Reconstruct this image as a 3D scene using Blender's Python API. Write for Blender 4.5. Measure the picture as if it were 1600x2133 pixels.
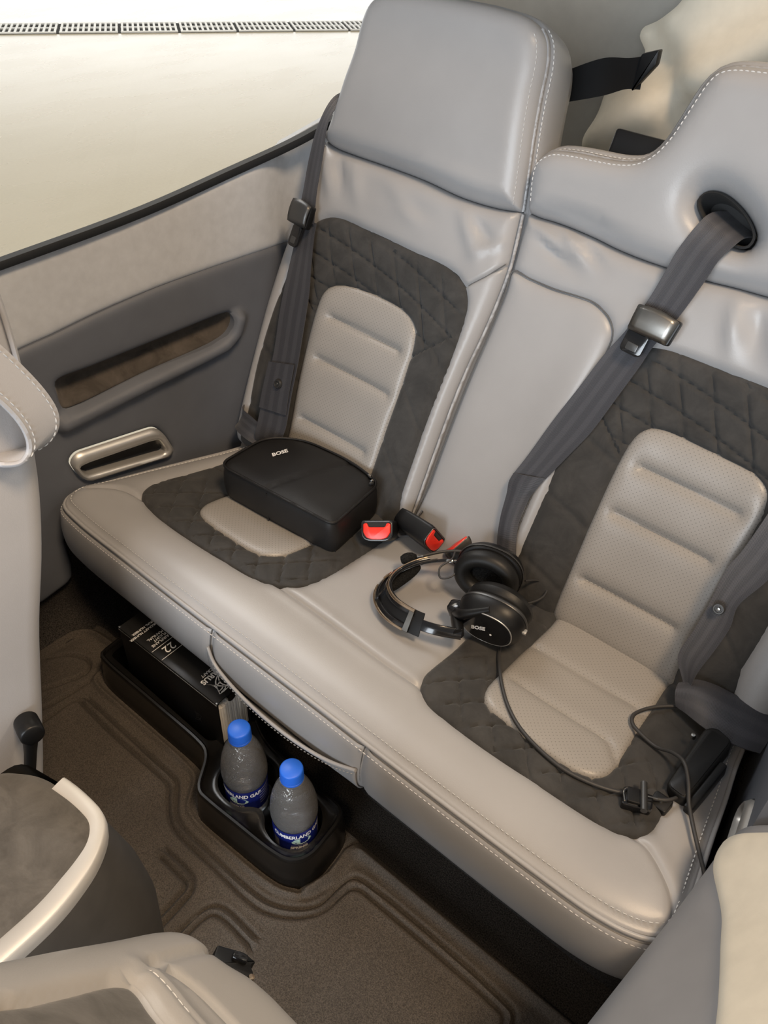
import bpy, bmesh, math, random
import numpy as np
from mathutils import Vector, Matrix
from mathutils.geometry import delaunay_2d_cdt

random.seed(7)
for o in list(bpy.data.objects):
    bpy.data.objects.remove(o)
scene = bpy.context.scene
COL = scene.collection

# ------------------------------------------------------------------ camera
cd = bpy.data.cameras.new('camera')
cam = bpy.data.objects.new('camera', cd)
COL.objects.link(cam)
right = Vector((0.766230, 0.641514, 0.036754))
down = Vector((0.441168, -0.483624, -0.755962))
fwd = Vector((-0.467185, 0.595456, -0.653583))
up = -down
cam.matrix_world = Matrix(((right.x, up.x, -fwd.x, 0), (right.y, up.y, -fwd.y, 0),
                           (right.z, up.z, -fwd.z, 1.15), (0, 0, 0, 1)))
cd.sensor_fit = 'VERTICAL'
cd.sensor_height = 32.0
cd.lens = 1700.0 / 2133.0 * 32.0
cd.clip_start = 0.02
cd.clip_end = 200
scene.camera = cam

# ------------------------------------------------------------------ world, lamps, exposure
w = bpy.data.worlds.new('hangar_air')
scene.world = w
w.use_nodes = True
bg = w.node_tree.nodes['Background']
bg.inputs[0].default_value = (0.93, 0.965, 1.0, 1)
bg.inputs[1].default_value = 0.24
scene.view_settings.view_transform = 'Standard'
scene.view_settings.look = 'None'
scene.view_settings.exposure = 0.1
scene.view_settings.gamma = 1.0
scene.view_settings.use_curve_mapping = False

def area(name, loc, target, size, power, color):
    ld = bpy.data.lights.new(name, 'AREA')
    ld.shape = 'RECTANGLE'; ld.size, ld.size_y = size
    ld.energy = power; ld.color = color
    o = bpy.data.objects.new(name, ld); COL.objects.link(o)
    o.location = loc
    o.rotation_euler = (Vector(target) - Vector(loc)).to_track_quat('-Z', 'Y').to_euler()
    return o
area('hangar_ceiling_lamp', (1.3, 0.1, 4.2), (-0.4, 0.6, 0.3), (0.8, 0.8), 112, (1.0, 0.73, 0.47))
area('hangar_ceiling_lamp', (-3.4, 1.6, 4.6), (-0.6, 0.8, 0.4), (1.6, 1.6), 70, (0.96, 0.97, 1.0))
area('hangar_ceiling_lamp', (-7.0, 5.0, 6.0), (-7.0, 5.0, -0.8), (6, 6), 560, (1.0, 0.93, 0.80))
area('hangar_door_daylight', (1.0, -5.0, 1.9), (-0.5, 0.8, 0.5), (3.6, 2.2), 310, (0.84, 0.92, 1.0))
area('hangar_door_daylight', (-16.5, 12.6, 1.0), (-4.0, 3.0, 0.9), (16, 3.0), 400, (0.97, 0.98, 1.0))
area('hangar_ceiling_lamp', (1.4, 2.6, 3.2), (-0.45, 1.5, 0.85), (0.6, 0.6), 34, (1.0, 0.84, 0.62))  # warm fill added right and aft to brighten the cream trim
# unseen warm fill spot added over the front seats to tint bench and footwell
dl = bpy.data.lights.new('warm_fill_spot', 'SPOT')
dl.energy = 11; dl.color = (1.0, 0.74, 0.48); dl.shadow_soft_size = 0.09; dl.spot_size = math.radians(72); dl.spot_blend = 1.0
dlo = bpy.data.objects.new('warm_fill_spot', dl); COL.objects.link(dlo); dlo.location = (-0.12, -0.35, 1.55)
dlo.rotation_euler = (Vector((-0.36, 0.44, 0.15)) - dlo.location).to_track_quat('-Z', 'Y').to_euler()

# ------------------------------------------------------------------ small helpers
ORG = {}
def finish(name, me, mat, parent, origin, smooth):
    o = bpy.data.objects.new(name, me)
    COL.objects.link(o)
    if parent is not None:
        o.parent = parent
        org = ORG[parent.name]
    else:
        org = Vector(origin) if origin is not None else Vector((0, 0, 0))
        o.location = org
    ORG[o.name] = org
    if org.length > 0:
        me.transform(Matrix.Translation(-org))
    if mat is not None:
        me.materials.append(mat)
    if smooth:
        me.polygons.foreach_set('use_smooth', [True] * len(me.polygons))
        if smooth is not True:
            me.set_sharp_from_angle(angle=math.radians(smooth))
    me.update()
    return o

def mk(name, V, Fs, mat, parent=None, origin=None, smooth=40, uv=None):
    me = bpy.data.meshes.new(name)
    me.from_pydata([tuple(map(float, v)) for v in V], [], [tuple(map(int, f)) for f in Fs])
    if uv is not None:
        lay = me.uv_layers.new(name='UVMap')
        idx = np.zeros(len(me.loops), dtype=np.int32)
        me.loops.foreach_get('vertex_index', idx)
        lay.data.foreach_set('uv', np.asarray(uv, dtype=np.float32)[idx].ravel())
    return finish(name, me, mat, parent, origin, smooth)

def from_bm(name, bm, mat, parent=None, origin=None, smooth=40):
    me = bpy.data.meshes.new(name)
    bm.normal_update()
    bm.to_mesh(me); bm.free()
    return finish(name, me, mat, parent, origin, smooth)

def thing(name, loc, label, cat, group=None):
    o = bpy.data.objects.new(name, None)
    o.empty_display_size = 0.05
    COL.objects.link(o); o.location = loc
    ORG[o.name] = Vector(loc)
    tag(o, label, cat, group)
    return o

def tag(o, label=None, cat=None, group=None, kind=None):
    if label: o['label'] = label
    if cat: o['category'] = cat
    if group: o['group'] = group
    if kind: o['kind'] = kind
    return o

# ------------------------------------------------------------------ curves in the plane and in space
def catmull(P, closed=False, sub=8):
    P = np.asarray(P, float); n = len(P); out = []
    rng = range(n if closed else n - 1)
    for i in rng:
        if closed:
            p0, p1, p2, p3 = P[(i - 1) % n], P[i], P[(i + 1) % n], P[(i + 2) % n]
        else:
            p1, p2 = P[i], P[i + 1]
            p0 = P[i - 1] if i > 0 else 2 * p1 - p2
            p3 = P[i + 2] if i + 2 < n else 2 * p2 - p1
        # centripetal parametrisation keeps uneven spacing from overshooting
        a = [0, 0, 0, 0]
        a[1] = max(np.linalg.norm(p1 - p0), 1e-6) ** .5
        a[2] = a[1] + max(np.linalg.norm(p2 - p1), 1e-6) ** .5
        a[3] = a[2] + max(np.linalg.norm(p3 - p2), 1e-6) ** .5
        for k in range(sub):
            t = a[1] + (a[2] - a[1]) * k / sub
            A1 = (a[1] - t) / a[1] * p0 + t / a[1] * p1
            A2 = (a[2] - t) / (a[2] - a[1]) * p1 + (t - a[1]) / (a[2] - a[1]) * p2
            A3 = (a[3] - t) / (a[3] - a[2]) * p2 + (t - a[2]) / (a[3] - a[2]) * p3
            B1 = (a[2] - t) / a[2] * A1 + t / a[2] * A2
            B2 = (a[3] - t) / (a[3] - a[1]) * A2 + (t - a[1]) / (a[3] - a[1]) * A3
            out.append((a[2] - t) / (a[2] - a[1]) * B1 + (t - a[1]) / (a[2] - a[1]) * B2)
    if not closed:
        out.append(P[-1])
    return np.array(out)

def resample(P, ds=None, n=None, closed=False):
    P = np.asarray(P, float)
    if closed: P = np.vstack([P, P[:1]])
    seg = np.linalg.norm(np.diff(P, axis=0), axis=1)
    s = np.concatenate([[0], np.cumsum(seg)])
    if n is None: n = max(3, int(round(s[-1] / ds)) + (0 if closed else 1))
    t = np.linspace(0, s[-1], n, endpoint=not closed)
    return np.stack([np.interp(t, s, P[:, k]) for k in range(P.shape[1])], 1)

def rounded(poly, r, seg=5):
    """polygon with its corners rounded; r one radius or one per corner"""
    P = np.asarray(poly, float); n = len(P); out = []
    rr = [r] * n if np.isscalar(r) else r
    for i in range(n):
        p, a, b = P[i], P[i - 1], P[(i + 1) % n]
        u, v = (a - p), (b - p)
        lu, lv = np.linalg.norm(u), np.linalg.norm(v)
        u, v = u / lu, v / lv
        c = min(rr[i], .49 * lu, .49 * lv)
        if c < 1e-5: out.append(p); continue
        q0, q1 = p + u * c, p + v * c
        for k in range(seg + 1):
            t = k / seg
            out.append((1 - t) ** 2 * q0 + 2 * t * (1 - t) * p + t * t * q1)
    return np.array(out)

def seg_dist(pts, P, closed=False):
    """distance from points to a polyline"""
    P = np.asarray(P, float)
    A = P if closed else P[:-1]
    B = np.roll(P, -1, 0) if closed else P[1:]
    D = B - A; L2 = (D ** 2).sum(1) + 1e-14
    best = np.full(len(pts), 1e9)
    for c0 in range(0, len(pts), 4000):
        q = pts[c0:c0 + 4000, None, :] - A[None]
        t = np.clip((q * D).sum(2) / L2, 0, 1)
        best[c0:c0 + 4000] = np.sqrt((((q - t[..., None] * D) ** 2).sum(2)).min(1))
    return best

def inside(pts, P):
    P = np.asarray(P, float); x, y = pts[:, 0], pts[:, 1]
    r = np.zeros(len(pts), bool)
    for (x0, y0), (x1, y1) in zip(P, np.roll(P, -1, 0)):
        c = (y0 > y) != (y1 > y)
        with np.errstate(divide='ignore', invalid='ignore'):
            r ^= c & (x < (x1 - x0) * (y - y0) / (y1 - y0 + 1e-18) + x0)
    return r

def sdf(pts, P):
    d = seg_dist(pts, P, True)
    return np.where(inside(pts, P), d, -d)

def ccw(P):
    P = np.asarray(P, float)
    a = (P[:, 0] * np.roll(P[:, 1], -1) - np.roll(P[:, 0], -1) * P[:, 1]).sum()
    return P if a > 0 else P[::-1]

def inward(P):
    P = np.asarray(P, float)
    t = np.roll(P, -1, 0) - np.roll(P, 1, 0)
    t /= np.linalg.norm(t, axis=1)[:, None] + 1e-12
    return np.stack([-t[:, 1], t[:, 0]], 1)

RINGS = (.0012, .003, .006, .010, .015)
def panel(name, outline, F, H, mat, parent=None, origin=None, grid=.007, rings=RINGS, holes=(), skirt=.006,
          ds=.005, smooth=True, curve=False, guides=(), goff=(0, .0022, .005, .009)):
    """one upholstery / trim panel: the outline filled with a mesh whose height is H(points, distance to edge)"""
    B = catmull(outline, True, 6) if curve else np.asarray(outline, float)
    B = ccw(resample(B, ds=ds, closed=True))
    n = len(B); N = inward(B)
    cand = []
    for r in rings:
        Q = B + N * r
        cand.append(Q[sdf(Q, B) > r * .9])
    lo, hi = B.min(0), B.max(0)
    xs = np.arange(lo[0], hi[0], grid); ys = np.arange(lo[1], hi[1], grid * .866)
    G = np.array([(x + (grid * .5 if j % 2 else 0), y) for j, y in enumerate(ys) for x in xs])
    cand.append(G[sdf(G, B) > (rings[-1] if rings else 0) + grid * .45])
    I = np.vstack(cand)
    for gl in guides:                      # rows of vertices along grooves and ridges, so that they come out crisp
        gq = resample(gl, ds=.004); T_ = np.gradient(gq, axis=0); T_ /= np.linalg.norm(T_, axis=1)[:, None] + 1e-9
        n_g = np.stack([-T_[:, 1], T_[:, 0]], 1)
        I = I[seg_dist(I, gq) > goff[-1] + .0015]
        for k_ in goff:
            for sg_ in ((1, -1) if k_ else (1,)):
                Q = gq + n_g * k_ * sg_
                Q = Q[(sdf(Q, B) > .002) & (seg_dist(Q, gq) > k_ * .9 - 1e-6)]
                if len(Q): I = np.vstack([I, Q])
    HB = []
    for h in holes:
        hb = ccw(resample(h, ds=ds, closed=True))
        keep = sdf(I, hb) < -ds * .5
        I = I[keep]
        HB.append(hb)
        hn = inward(hb)
        for r in (.002, .005, .009):
            Q = hb - hn * r
            ok = (sdf(Q, hb) < -r * .9) & (sdf(Q, B) > .003)
            Q = Q[ok]
            if len(I): 
                from_h = sdf(I, hb)
                I = I[(from_h < -.011) | (from_h > 0)] if r == .002 else I
            I = np.vstack([I, Q])
    allp = np.vstack([B] + HB + [I])
    edges = [(i, (i + 1) % n) for i in range(n)]
    k = n
    for hb in HB:
        m = len(hb); edges += [(k + i, k + (i + 1) % m) for i in range(m)]; k += m
    res = delaunay_2d_cdt([Vector((float(p[0]), float(p[1]))) for p in allp], edges, [list(range(n))], 1, 1e-6)
    P = np.array([(v.x, v.y) for v in res[0]]); T = np.array([t for t in res[2]])
    cen = P[T].mean(1)
    ok = np.ones(len(T), bool)
    for hb in HB: ok &= ~inside(cen, hb)
    T = T[ok]
    d = np.abs(sdf(P, B))
    for hb in HB: d = np.minimum(d, seg_dist(P, hb, True))
    W = H(P, d)
    V = F(P[:, 0], P[:, 1], W)
    Fs = [tuple(t) for t in T]
    uv = P
    if skirt:
        Bd = np.zeros(n)
        Wb = H(B, Bd)
        o0 = len(V)
        V = np.vstack([V, F(B[:, 0], B[:, 1], Wb), F(B[:, 0], B[:, 1], Wb - skirt)])
        Fs += [(o0 + i, o0 + n + i, o0 + n + (i + 1) % n, o0 + (i + 1) % n) for i in range(n)]
        uv = np.vstack([P, B, B])
        for hb in HB:
            m = len(hb); o0 = len(V); Wh = H(hb, np.zeros(m))
            V = np.vstack([V, F(hb[:, 0], hb[:, 1], Wh), F(hb[:, 0], hb[:, 1], Wh - skirt)])
            Fs += [(o0 + i, o0 + (i + 1) % m, o0 + m + (i + 1) % m, o0 + m + i) for i in range(m)]
            uv = np.vstack([uv, hb, hb])
    return mk(name, V, Fs, mat, parent, origin, smooth=60 if smooth else False, uv=uv)

def grid_mesh(name, rows, mat, parent=None, origin=None, closed=False, caps=False, smooth=50, uv=True, thick=0):
    """loft through rows of equal length; closed wraps each row"""
    A = np.array(rows, float); m, n = A.shape[:2]
    V = A.reshape(-1, 3); Fs = []
    for i in range(m - 1):
        for j in range(n if closed else n - 1):
            k = (j + 1) % n
            Fs.append((i * n + j, i * n + k, (i + 1) * n + k, (i + 1) * n + j))
    if caps:
        Fs.append(tuple(range(n))[::-1]); Fs.append(tuple((m - 1) * n + j for j in range(n)))
    U = None
    if uv:
        su = np.concatenate([[0], np.cumsum(np.linalg.norm(np.diff(A[m // 2], axis=0), axis=1))])
        sv = np.concatenate([[0], np.cumsum(np.linalg.norm(np.diff(A[:, n // 2], axis=0), axis=1))])
        U = np.array([(su[j], sv[i]) for i in range(m) for j in range(n)])
    o = mk(name, V, Fs, mat, parent, origin, smooth, U)
    if caps or closed:
        fix_normals(o)
    if thick:
        md = o.modifiers.new('thickness', 'SOLIDIFY'); md.thickness = thick; md.offset = 0
    return o

def fix_normals(o):
    bm = bmesh.new(); bm.from_mesh(o.data)
    bmesh.ops.recalc_face_normals(bm, faces=bm.faces)
    bm.to_mesh(o.data); bm.free()

def tube(name, pts, r, mat, parent=None, origin=None, sides=8, curve=True, closed=False, sub=6, ds=None):
    P = catmull(pts, closed, sub) if curve else np.asarray(pts, float)
    if ds: P = resample(P, ds=ds, closed=closed)
    n = len(P); rr = np.full(n, r) if np.isscalar(r) else np.interp(np.linspace(0, 1, n), np.linspace(0, 1, len(r)), r)
    T = (np.roll(P, -1, 0) - np.roll(P, 1, 0)) if closed else np.gradient(P, axis=0)
    T /= np.linalg.norm(T, axis=1)[:, None] + 1e-12
    a = np.array([0, 0, 1.]) if abs(T[0][2]) < .9 else np.array([1., 0, 0])
    rows = []
    for i in range(n):
        a = a - T[i] * (a @ T[i]); a /= np.linalg.norm(a)
        b = np.cross(T[i], a)
        rows.append([P[i] + rr[i] * (math.cos(q) * a + math.sin(q) * b) for q in np.linspace(0, 2 * math.pi, sides, endpoint=False)])
    if closed: rows.append(rows[0])
    return grid_mesh(name, rows, mat, parent, origin, closed=True, caps=not closed, smooth=60, uv=False)

def ribbon(name, L, R, mat, parent=None, origin=None, thick=.0016, m=7, sub=8, bow=0.0):
    L = catmull(L, False, sub); R = catmull(R, False, sub)
    n = max(len(L), len(R)); L = resample(L, n=n); R = resample(R, n=n)
    t = np.linspace(0, 1, m)
    A = L[:, None] * (1 - t)[None, :, None] + R[:, None] * t[None, :, None]
    Tn = np.gradient((L + R) / 2, axis=0); Nn = np.cross(R - L, Tn); Nn /= np.linalg.norm(Nn, axis=1)[:, None] + 1e-9
    A = A + Nn[:, None] * (bow * (1 - (2 * t - 1) ** 2))[None, :, None]
    s = np.concatenate([[0], np.cumsum(np.linalg.norm(np.diff((L + R) / 2, axis=0), axis=1))])
    V = np.concatenate([(A + Nn[:, None] * thick / 2).reshape(-1, 3), (A - Nn[:, None] * thick / 2).reshape(-1, 3)])
    uv = np.array([(t[j], s[i]) for i in range(n) for j in range(m)] * 2)
    Fs = []; o = n * m
    for i in range(n - 1):
        for j in range(m - 1):
            q = (i * m + j, i * m + j + 1, (i + 1) * m + j + 1, (i + 1) * m + j)
            Fs.append(q); Fs.append(tuple(k + o for k in q[::-1]))
        for j in (0, m - 1):
            Fs.append((i * m + j, (i + 1) * m + j, (i + 1) * m + j + o, i * m + j + o))
    for i in (0, n - 1):
        for j in range(m - 1):
            Fs.append((i * m + j, i * m + j + 1, i * m + j + 1 + o, i * m + j + o))
    ob = mk(name, V, Fs, mat, parent, origin, 50, uv); fix_normals(ob)
    return ob

def stitches(name, P, N, mat, parent, length=.0042, gap=.0024, wdt=.0011, lift=.0005):
    """a row of thread stitches along a path (points P with surface normals N)"""
    P = np.asarray(P, float); N = np.asarray(N, float)
    s = np.concatenate([[0], np.cumsum(np.linalg.norm(np.diff(P, axis=0), axis=1))])
    V = []; Fs = []
    for c in np.arange(length, s[-1] - length, length + gap):
        f = lambda q: np.array([np.interp(q, s, P[:, k]) for k in range(3)])
        a, b = f(c - length / 2), f(c + length / 2)
        n = np.array([np.interp(c, s, N[:, k]) for k in range(3)]); n /= np.linalg.norm(n)
        t = (b - a) / np.linalg.norm(b - a); x = np.cross(t, n)
        k = len(V); mid = (a + b) / 2
        for q, e in ((a, .3), (mid, 1), (b, .3)):
            V += [q - x * wdt * .5 * (.5 + .5 * e), q + n * (lift + wdt * .6 * e), q + x * wdt * .5 * (.5 + .5 * e)]
        Fs += [(k, k + 1, k + 4, k + 3), (k + 1, k + 2, k + 5, k + 4), (k + 3, k + 4, k + 7, k + 6), (k + 4, k + 5, k + 8, k + 7),
               (k, k + 2, k + 1), (k + 6, k + 7, k + 8)]
    o = mk(name, V, Fs, mat, parent, None, 60)
    o['kind'] = 'stuff'
    return o

def box_bm(bm, c, s, M=None, bevel=0, seg=2):
    pre = set(bm.verts)
    g = bmesh.ops.create_cube(bm, size=1)['verts']
    for v in g: v.co = Vector((v.co.x * s[0], v.co.y * s[1], v.co.z * s[2])) + Vector(c)
    if bevel:
        es = list({e for v in g for e in v.link_edges})
        bmesh.ops.bevel(bm, geom=es, offset=bevel, segments=seg, profile=.5, affect='EDGES')
    if M is not None:
        for v in bm.verts:
            if v not in pre: v.co = M @ v.co
    return bm

def box(name, c, s, mat, parent=None, origin=None, M=None, bevel=0, seg=2, smooth=40):
    bm = bmesh.new(); box_bm(bm, c, s, M, bevel, seg)
    return from_bm(name, bm, mat, parent, origin, smooth)

def prism(name, outline, z0, z1, mat, parent=None, origin=None, M=None, bevel=0, seg=2, smooth=40):
    """outline in local xy, extruded z0..z1, optional matrix"""
    P = ccw(outline); bm = bmesh.new()
    a = [bm.verts.new((p[0], p[1], z0)) for p in P]; b = [bm.verts.new((p[0], p[1], z1)) for p in P]
    n = len(P)
    bm.faces.new(a[::-1]); bm.faces.new(b)
    for i in range(n): bm.faces.new((a[i], a[(i + 1) % n], b[(i + 1) % n], b[i]))
    if bevel:
        bm.normal_update()
        es = [e for e in bm.edges if abs(e.verts[0].co.z - e.verts[1].co.z) < 1e-9]
        bmesh.ops.bevel(bm, geom=es, offset=bevel, segments=seg, profile=.5, affect='EDGES')
    if M is not None: bm.transform(M)
    return from_bm(name, bm, mat, parent, origin, smooth)

def lathe(name, prof, mat, parent=None, origin=None, M=None, seg=32, smooth=50, caps=False):
    rows = [[(r * math.cos(a), r * math.sin(a), z) for a in np.linspace(0, 2 * math.pi, seg, endpoint=False)] for r, z in prof]
    if M is not None: rows = [[tuple(M @ Vector(p)) for p in r] for r in rows]
    return grid_mesh(name, rows, mat, parent, origin, closed=True, caps=caps, smooth=smooth, uv=False)

def frame(o, z, x=(1, 0, 0)):
    """matrix with origin o, local z along z, local x near x"""
    z = Vector(z).normalized(); x = Vector(x); x = (x - z * x.dot(z)).normalized(); y = z.cross(x)
    return Matrix(((x.x, y.x, z.x, o[0]), (x.y, y.y, z.y, o[1]), (x.z, y.z, z.z, o[2]), (0, 0, 0, 1)))

def text(name, body, size, M, mat, parent, extrude=.00015, align='LEFT', bend=None, sx=1.0, shear=0.0, bold=0.0):
    cu = bpy.data.curves.new(name, 'FONT'); cu.body = body; cu.size = size; cu.extrude = extrude
    cu.align_x = align; cu.align_y = 'CENTER'; cu.resolution_u = 3; cu.shear = shear; cu.offset = bold
    to = bpy.data.objects.new(name, cu); COL.objects.link(to)
    me = bpy.data.meshes.new_from_object(to)
    bpy.data.objects.remove(to); bpy.data.curves.remove(cu)
    for v in me.vertices:
        c = v.co; c.x *= sx
        if bend:
            a = c.x / bend; r = bend + c.z
            c = Vector((r * math.sin(a), -r * math.cos(a), c.y))
        v.co = M @ c
    me.name = name
    return finish(name, me, mat, parent, None, False)
# ------------------------------------------------------------------ materials
def newmat(name):
    m = bpy.data.materials.new(name); m.use_nodes = True
    nt = m.node_tree; b = nt.nodes['Principled BSDF']
    return m, nt, b
def nd(nt, t, **kw):
    n = nt.nodes.new(t)
    for k, v in kw.items(): setattr(n, k, v)
    return n
def mathn(nt, op, a, b=None, clamp=False):
    n = nt.nodes.new('ShaderNodeMath'); n.operation = op; n.use_clamp = clamp
    for i, x in enumerate((a, b)):
        if x is None: continue
        if isinstance(x, (int, float)): n.inputs[i].default_value = x
        else: nt.links.new(x, n.inputs[i])
    return n.outputs[0]
def mixc(nt, fac, a, b):
    n = nt.nodes.new('ShaderNodeMix'); n.data_type = 'RGBA'
    if isinstance(fac, (int, float)): n.inputs[0].default_value = fac
    else: nt.links.new(fac, n.inputs[0])
    for i, x in ((6, a), (7, b)):
        if isinstance(x, tuple): n.inputs[i].default_value = (*x, 1)
        else: nt.links.new(x, n.inputs[i])
    return n.outputs[2]
def noise(nt, scale, detail=3, rough=.55, src=None, dist=0):
    n = nt.nodes.new('ShaderNodeTexNoise'); n.inputs['Scale'].default_value = scale
    n.inputs['Detail'].default_value = detail; n.inputs['Roughness'].default_value = rough
    n.inputs['Distortion'].default_value = dist
    if src is None:
        src = nt.nodes.new('ShaderNodeTexCoord').outputs['Object']
    nt.links.new(src, n.inputs['Vector'])
    return n.outputs[0]
def ramp(nt, x, a, b, lo=0., hi=1.):
    n = nt.nodes.new('ShaderNodeMapRange'); n.inputs[1].default_value = a; n.inputs[2].default_value = b
    n.inputs[3].default_value = lo; n.inputs[4].default_value = hi
    nt.links.new(x, n.inputs[0]); return n.outputs[0]
def bump(nt, b, h, strength, dist):
    n = nt.nodes.new('ShaderNodeBump'); n.inputs['Strength'].default_value = strength; n.inputs['Distance'].default_value = dist
    nt.links.new(h, n.inputs['Height']); nt.links.new(n.outputs[0], b.inputs['Normal'])
def plain(name, col, rough=.5, metal=0., spec=.5, var=.06, vscale=30, bscale=0, bstr=.2, bdist=.0004, coat=0, sheen=0):
    m, nt, b = newmat(name)
    v = noise(nt, vscale)
    f = ramp(nt, v, .3, .7)
    c0 = tuple(c * (1 - var) for c in col); c1 = tuple(min(1, c * (1 + var)) for c in col)
    nt.links.new(mixc(nt, f, c0, c1), b.inputs['Base Color'])
    b.inputs['Roughness'].default_value = rough; b.inputs['Metallic'].default_value = metal
    b.inputs['Specular IOR Level'].default_value = spec
    b.inputs['Coat Weight'].default_value = coat
    if sheen:
        b.inputs['Sheen Weight'].default_value = sheen; b.inputs['Sheen Roughness'].default_value = .6
    if bscale: bump(nt, b, noise(nt, bscale, 2), bstr, bdist)
    return m

def leather(name, col, perf=False, rough=.38):
    m, nt, b = newmat(name)
    tc = nd(nt, 'ShaderNodeTexCoord')
    v = ramp(nt, noise(nt, 9, 3, .6, tc.outputs['Object']), .3, .7)
    c = mixc(nt, v, tuple(x * .965 for x in col), tuple(x * 1.03 for x in col))
    fine = nd(nt, 'ShaderNodeTexVoronoi'); fine.inputs['Scale'].default_value = 620
    nt.links.new(tc.outputs['Object'], fine.inputs['Vector'])
    h = mathn(nt, 'MULTIPLY', fine.outputs['Distance'], .5)
    if perf:
        uvn = nd(nt, 'ShaderNodeUVMap'); sep = nd(nt, 'ShaderNodeSeparateXYZ'); nt.links.new(uvn.outputs[0], sep.inputs[0])
        S = .0068
        def cell(ox, oy):
            x = mathn(nt, 'SUBTRACT', mathn(nt, 'FRACT', mathn(nt, 'ADD', mathn(nt, 'DIVIDE', sep.outputs[0], S), ox)), .5)
            y = mathn(nt, 'SUBTRACT', mathn(nt, 'FRACT', mathn(nt, 'ADD', mathn(nt, 'DIVIDE', sep.outputs[1], S), oy)), .5)
            return mathn(nt, 'SQRT', mathn(nt, 'ADD', mathn(nt, 'MULTIPLY', x, x), mathn(nt, 'MULTIPLY', y, y)))
        dmin = mathn(nt, 'MINIMUM', cell(100.0, 100.0), cell(100.5, 100.5))
        dot = ramp(nt, dmin, .07, .12, 1, 0)
        c = mixc(nt, mathn(nt, 'MULTIPLY', dot, .55), c, tuple(x * .25 for x in col))
        h = mathn(nt, 'SUBTRACT', h, mathn(nt, 'MULTIPLY', dot, 2.0))
    nt.links.new(c, b.inputs['Base Color'])
    b.inputs['Roughness'].default_value = rough
    b.inputs['Specular IOR Level'].default_value = .5
    bump(nt, b, h, .16, .0006)
    return m

def suede(name, col, col2):
    m, nt, b = newmat(name)
    f = ramp(nt, noise(nt, 24, 4, .65, None, .6), .36, .66)
    g = ramp(nt, noise(nt, 240, 2), .3, .7)
    nt.links.new(mixc(nt, f, col, col2), b.inputs['Base Color'])
    b.inputs['Roughness'].default_value = .95; b.inputs['Specular IOR Level'].default_value = .15
    b.inputs['Sheen Weight'].default_value = .16; b.inputs['Sheen Roughness'].default_value = .45
    bump(nt, b, g, .25, .0005)
    return m

def webbing(name, col, stripe):
    m, nt, b = newmat(name)
    uvn = nd(nt, 'ShaderNodeUVMap'); sep = nd(nt, 'ShaderNodeSeparateXYZ'); nt.links.new(uvn.outputs[0], sep.inputs[0])
    s = mathn(nt, 'SINE', mathn(nt, 'MULTIPLY', sep.outputs[0], 19.0))
    f = ramp(nt, s, -.2, .5)
    nt.links.new(mixc(nt, f, col, stripe), b.inputs['Base Color'])
    rib = mathn(nt, 'SINE', mathn(nt, 'ADD', mathn(nt, 'MULTIPLY', sep.outputs[1], 4200), mathn(nt, 'MULTIPLY', s, 1.2)))
    bump(nt, b, rib, .35, .0004)
    b.inputs['Roughness'].default_value = .48; b.inputs['Specular IOR Level'].default_value = .6
    b.inputs['Sheen Weight'].default_value = .10
    return m

def carpet(name, c0, c1, scale=700, bs=.6, bd=.0016):
    m, nt, b = newmat(name)
    f = ramp(nt, noise(nt, scale, 3, .7), .35, .68)
    g = ramp(nt, noise(nt, 14, 3), .3, .7)
    cc = mixc(nt, f, c0, c1)
    nt.links.new(mixc(nt, mathn(nt, 'MULTIPLY', g, .25), cc, c0), b.inputs['Base Color'])
    b.inputs['Roughness'].default_value = .9; b.inputs['Specular IOR Level'].default_value = .2
    bump(nt, b, noise(nt, scale, 2, .7), bs, bd)
    return m

M_leather = leather('grey_leather', (.335, .33, .332))
M_leather_fr = leather('pale_grey_leather', (.44, .435, .445), rough=.48)
M_perf = leather('perforated_leather', (.305, .288, .268), perf=True)
M_seam = plain('dark_seam_thread', (.10, .10, .10), .8)  # dark thread colour of the sewn seam lines
M_thread = plain('pale_thread', (.60, .59, .57), .7, var=.03)
M_suede = suede('dark_grey_suede', (.038, .0375, .037), (.057, .0555, .054))
M_suede_w = suede('brown_grey_suede', (.060, .052, .045), (.10, .087, .076))
M_suede_l = suede('mid_grey_suede', (.085, .078, .070), (.135, .124, .112))
M_belt = webbing('seat_belt_webbing', (.036, .037, .045), (.050, .051, .060))
M_blackplastic = plain('black_plastic', (.007, .007, .0075), .4, var=.1, spec=.35)
M_glossblack = plain('gloss_black_plastic', (.008, .008, .009), .15, coat=.3)
M_satin = plain('satin_grey_metal', (.30, .29, .27), .36, 1.0, var=.06, vscale=60, bscale=900, bstr=.05)
M_darksatin = plain('dark_metal', (.11, .11, .11), .38, .8)
M_steel = plain('bright_steel', (.62, .62, .60), .22, 1.0)
M_silver = plain('silver_trim', (.60, .59, .57), .38, .7, var=.03)
M_silverpaint = plain('matte_silver_paint', (.60, .58, .55), .45, .25, var=.03)
M_bronze = plain('champagne_metal', (.62, .47, .33), .24, 1.0)
M_red = plain('red_button', (.78, .035, .02), .33, var=.05)
M_nylon = plain('black_nylon_fabric', (.011, .0102, .0100), .5, var=.2, vscale=14, bscale=1300, bstr=.4, bdist=.0004, spec=.3)
M_padblack = plain('black_soft_leatherette', (.008, .008, .008), .45, spec=.35, var=.1, bscale=500, bstr=.25)
M_fuzz = carpet('black_shearling', (.004, .004, .004), (.02, .02, .02), 420, 1, .003)
M_cable = plain('grey_rubber_cable', (.035, .034, .034), .5)
M_walldark = plain('charcoal_sidewall', (.118, .129, .153), .6, var=.05, vscale=18, bscale=1200, bstr=.12)
M_walllight = plain('pale_grey_headliner', (.565, .585, .615), .8, var=.05, vscale=60, bscale=900, bstr=.25)
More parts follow.
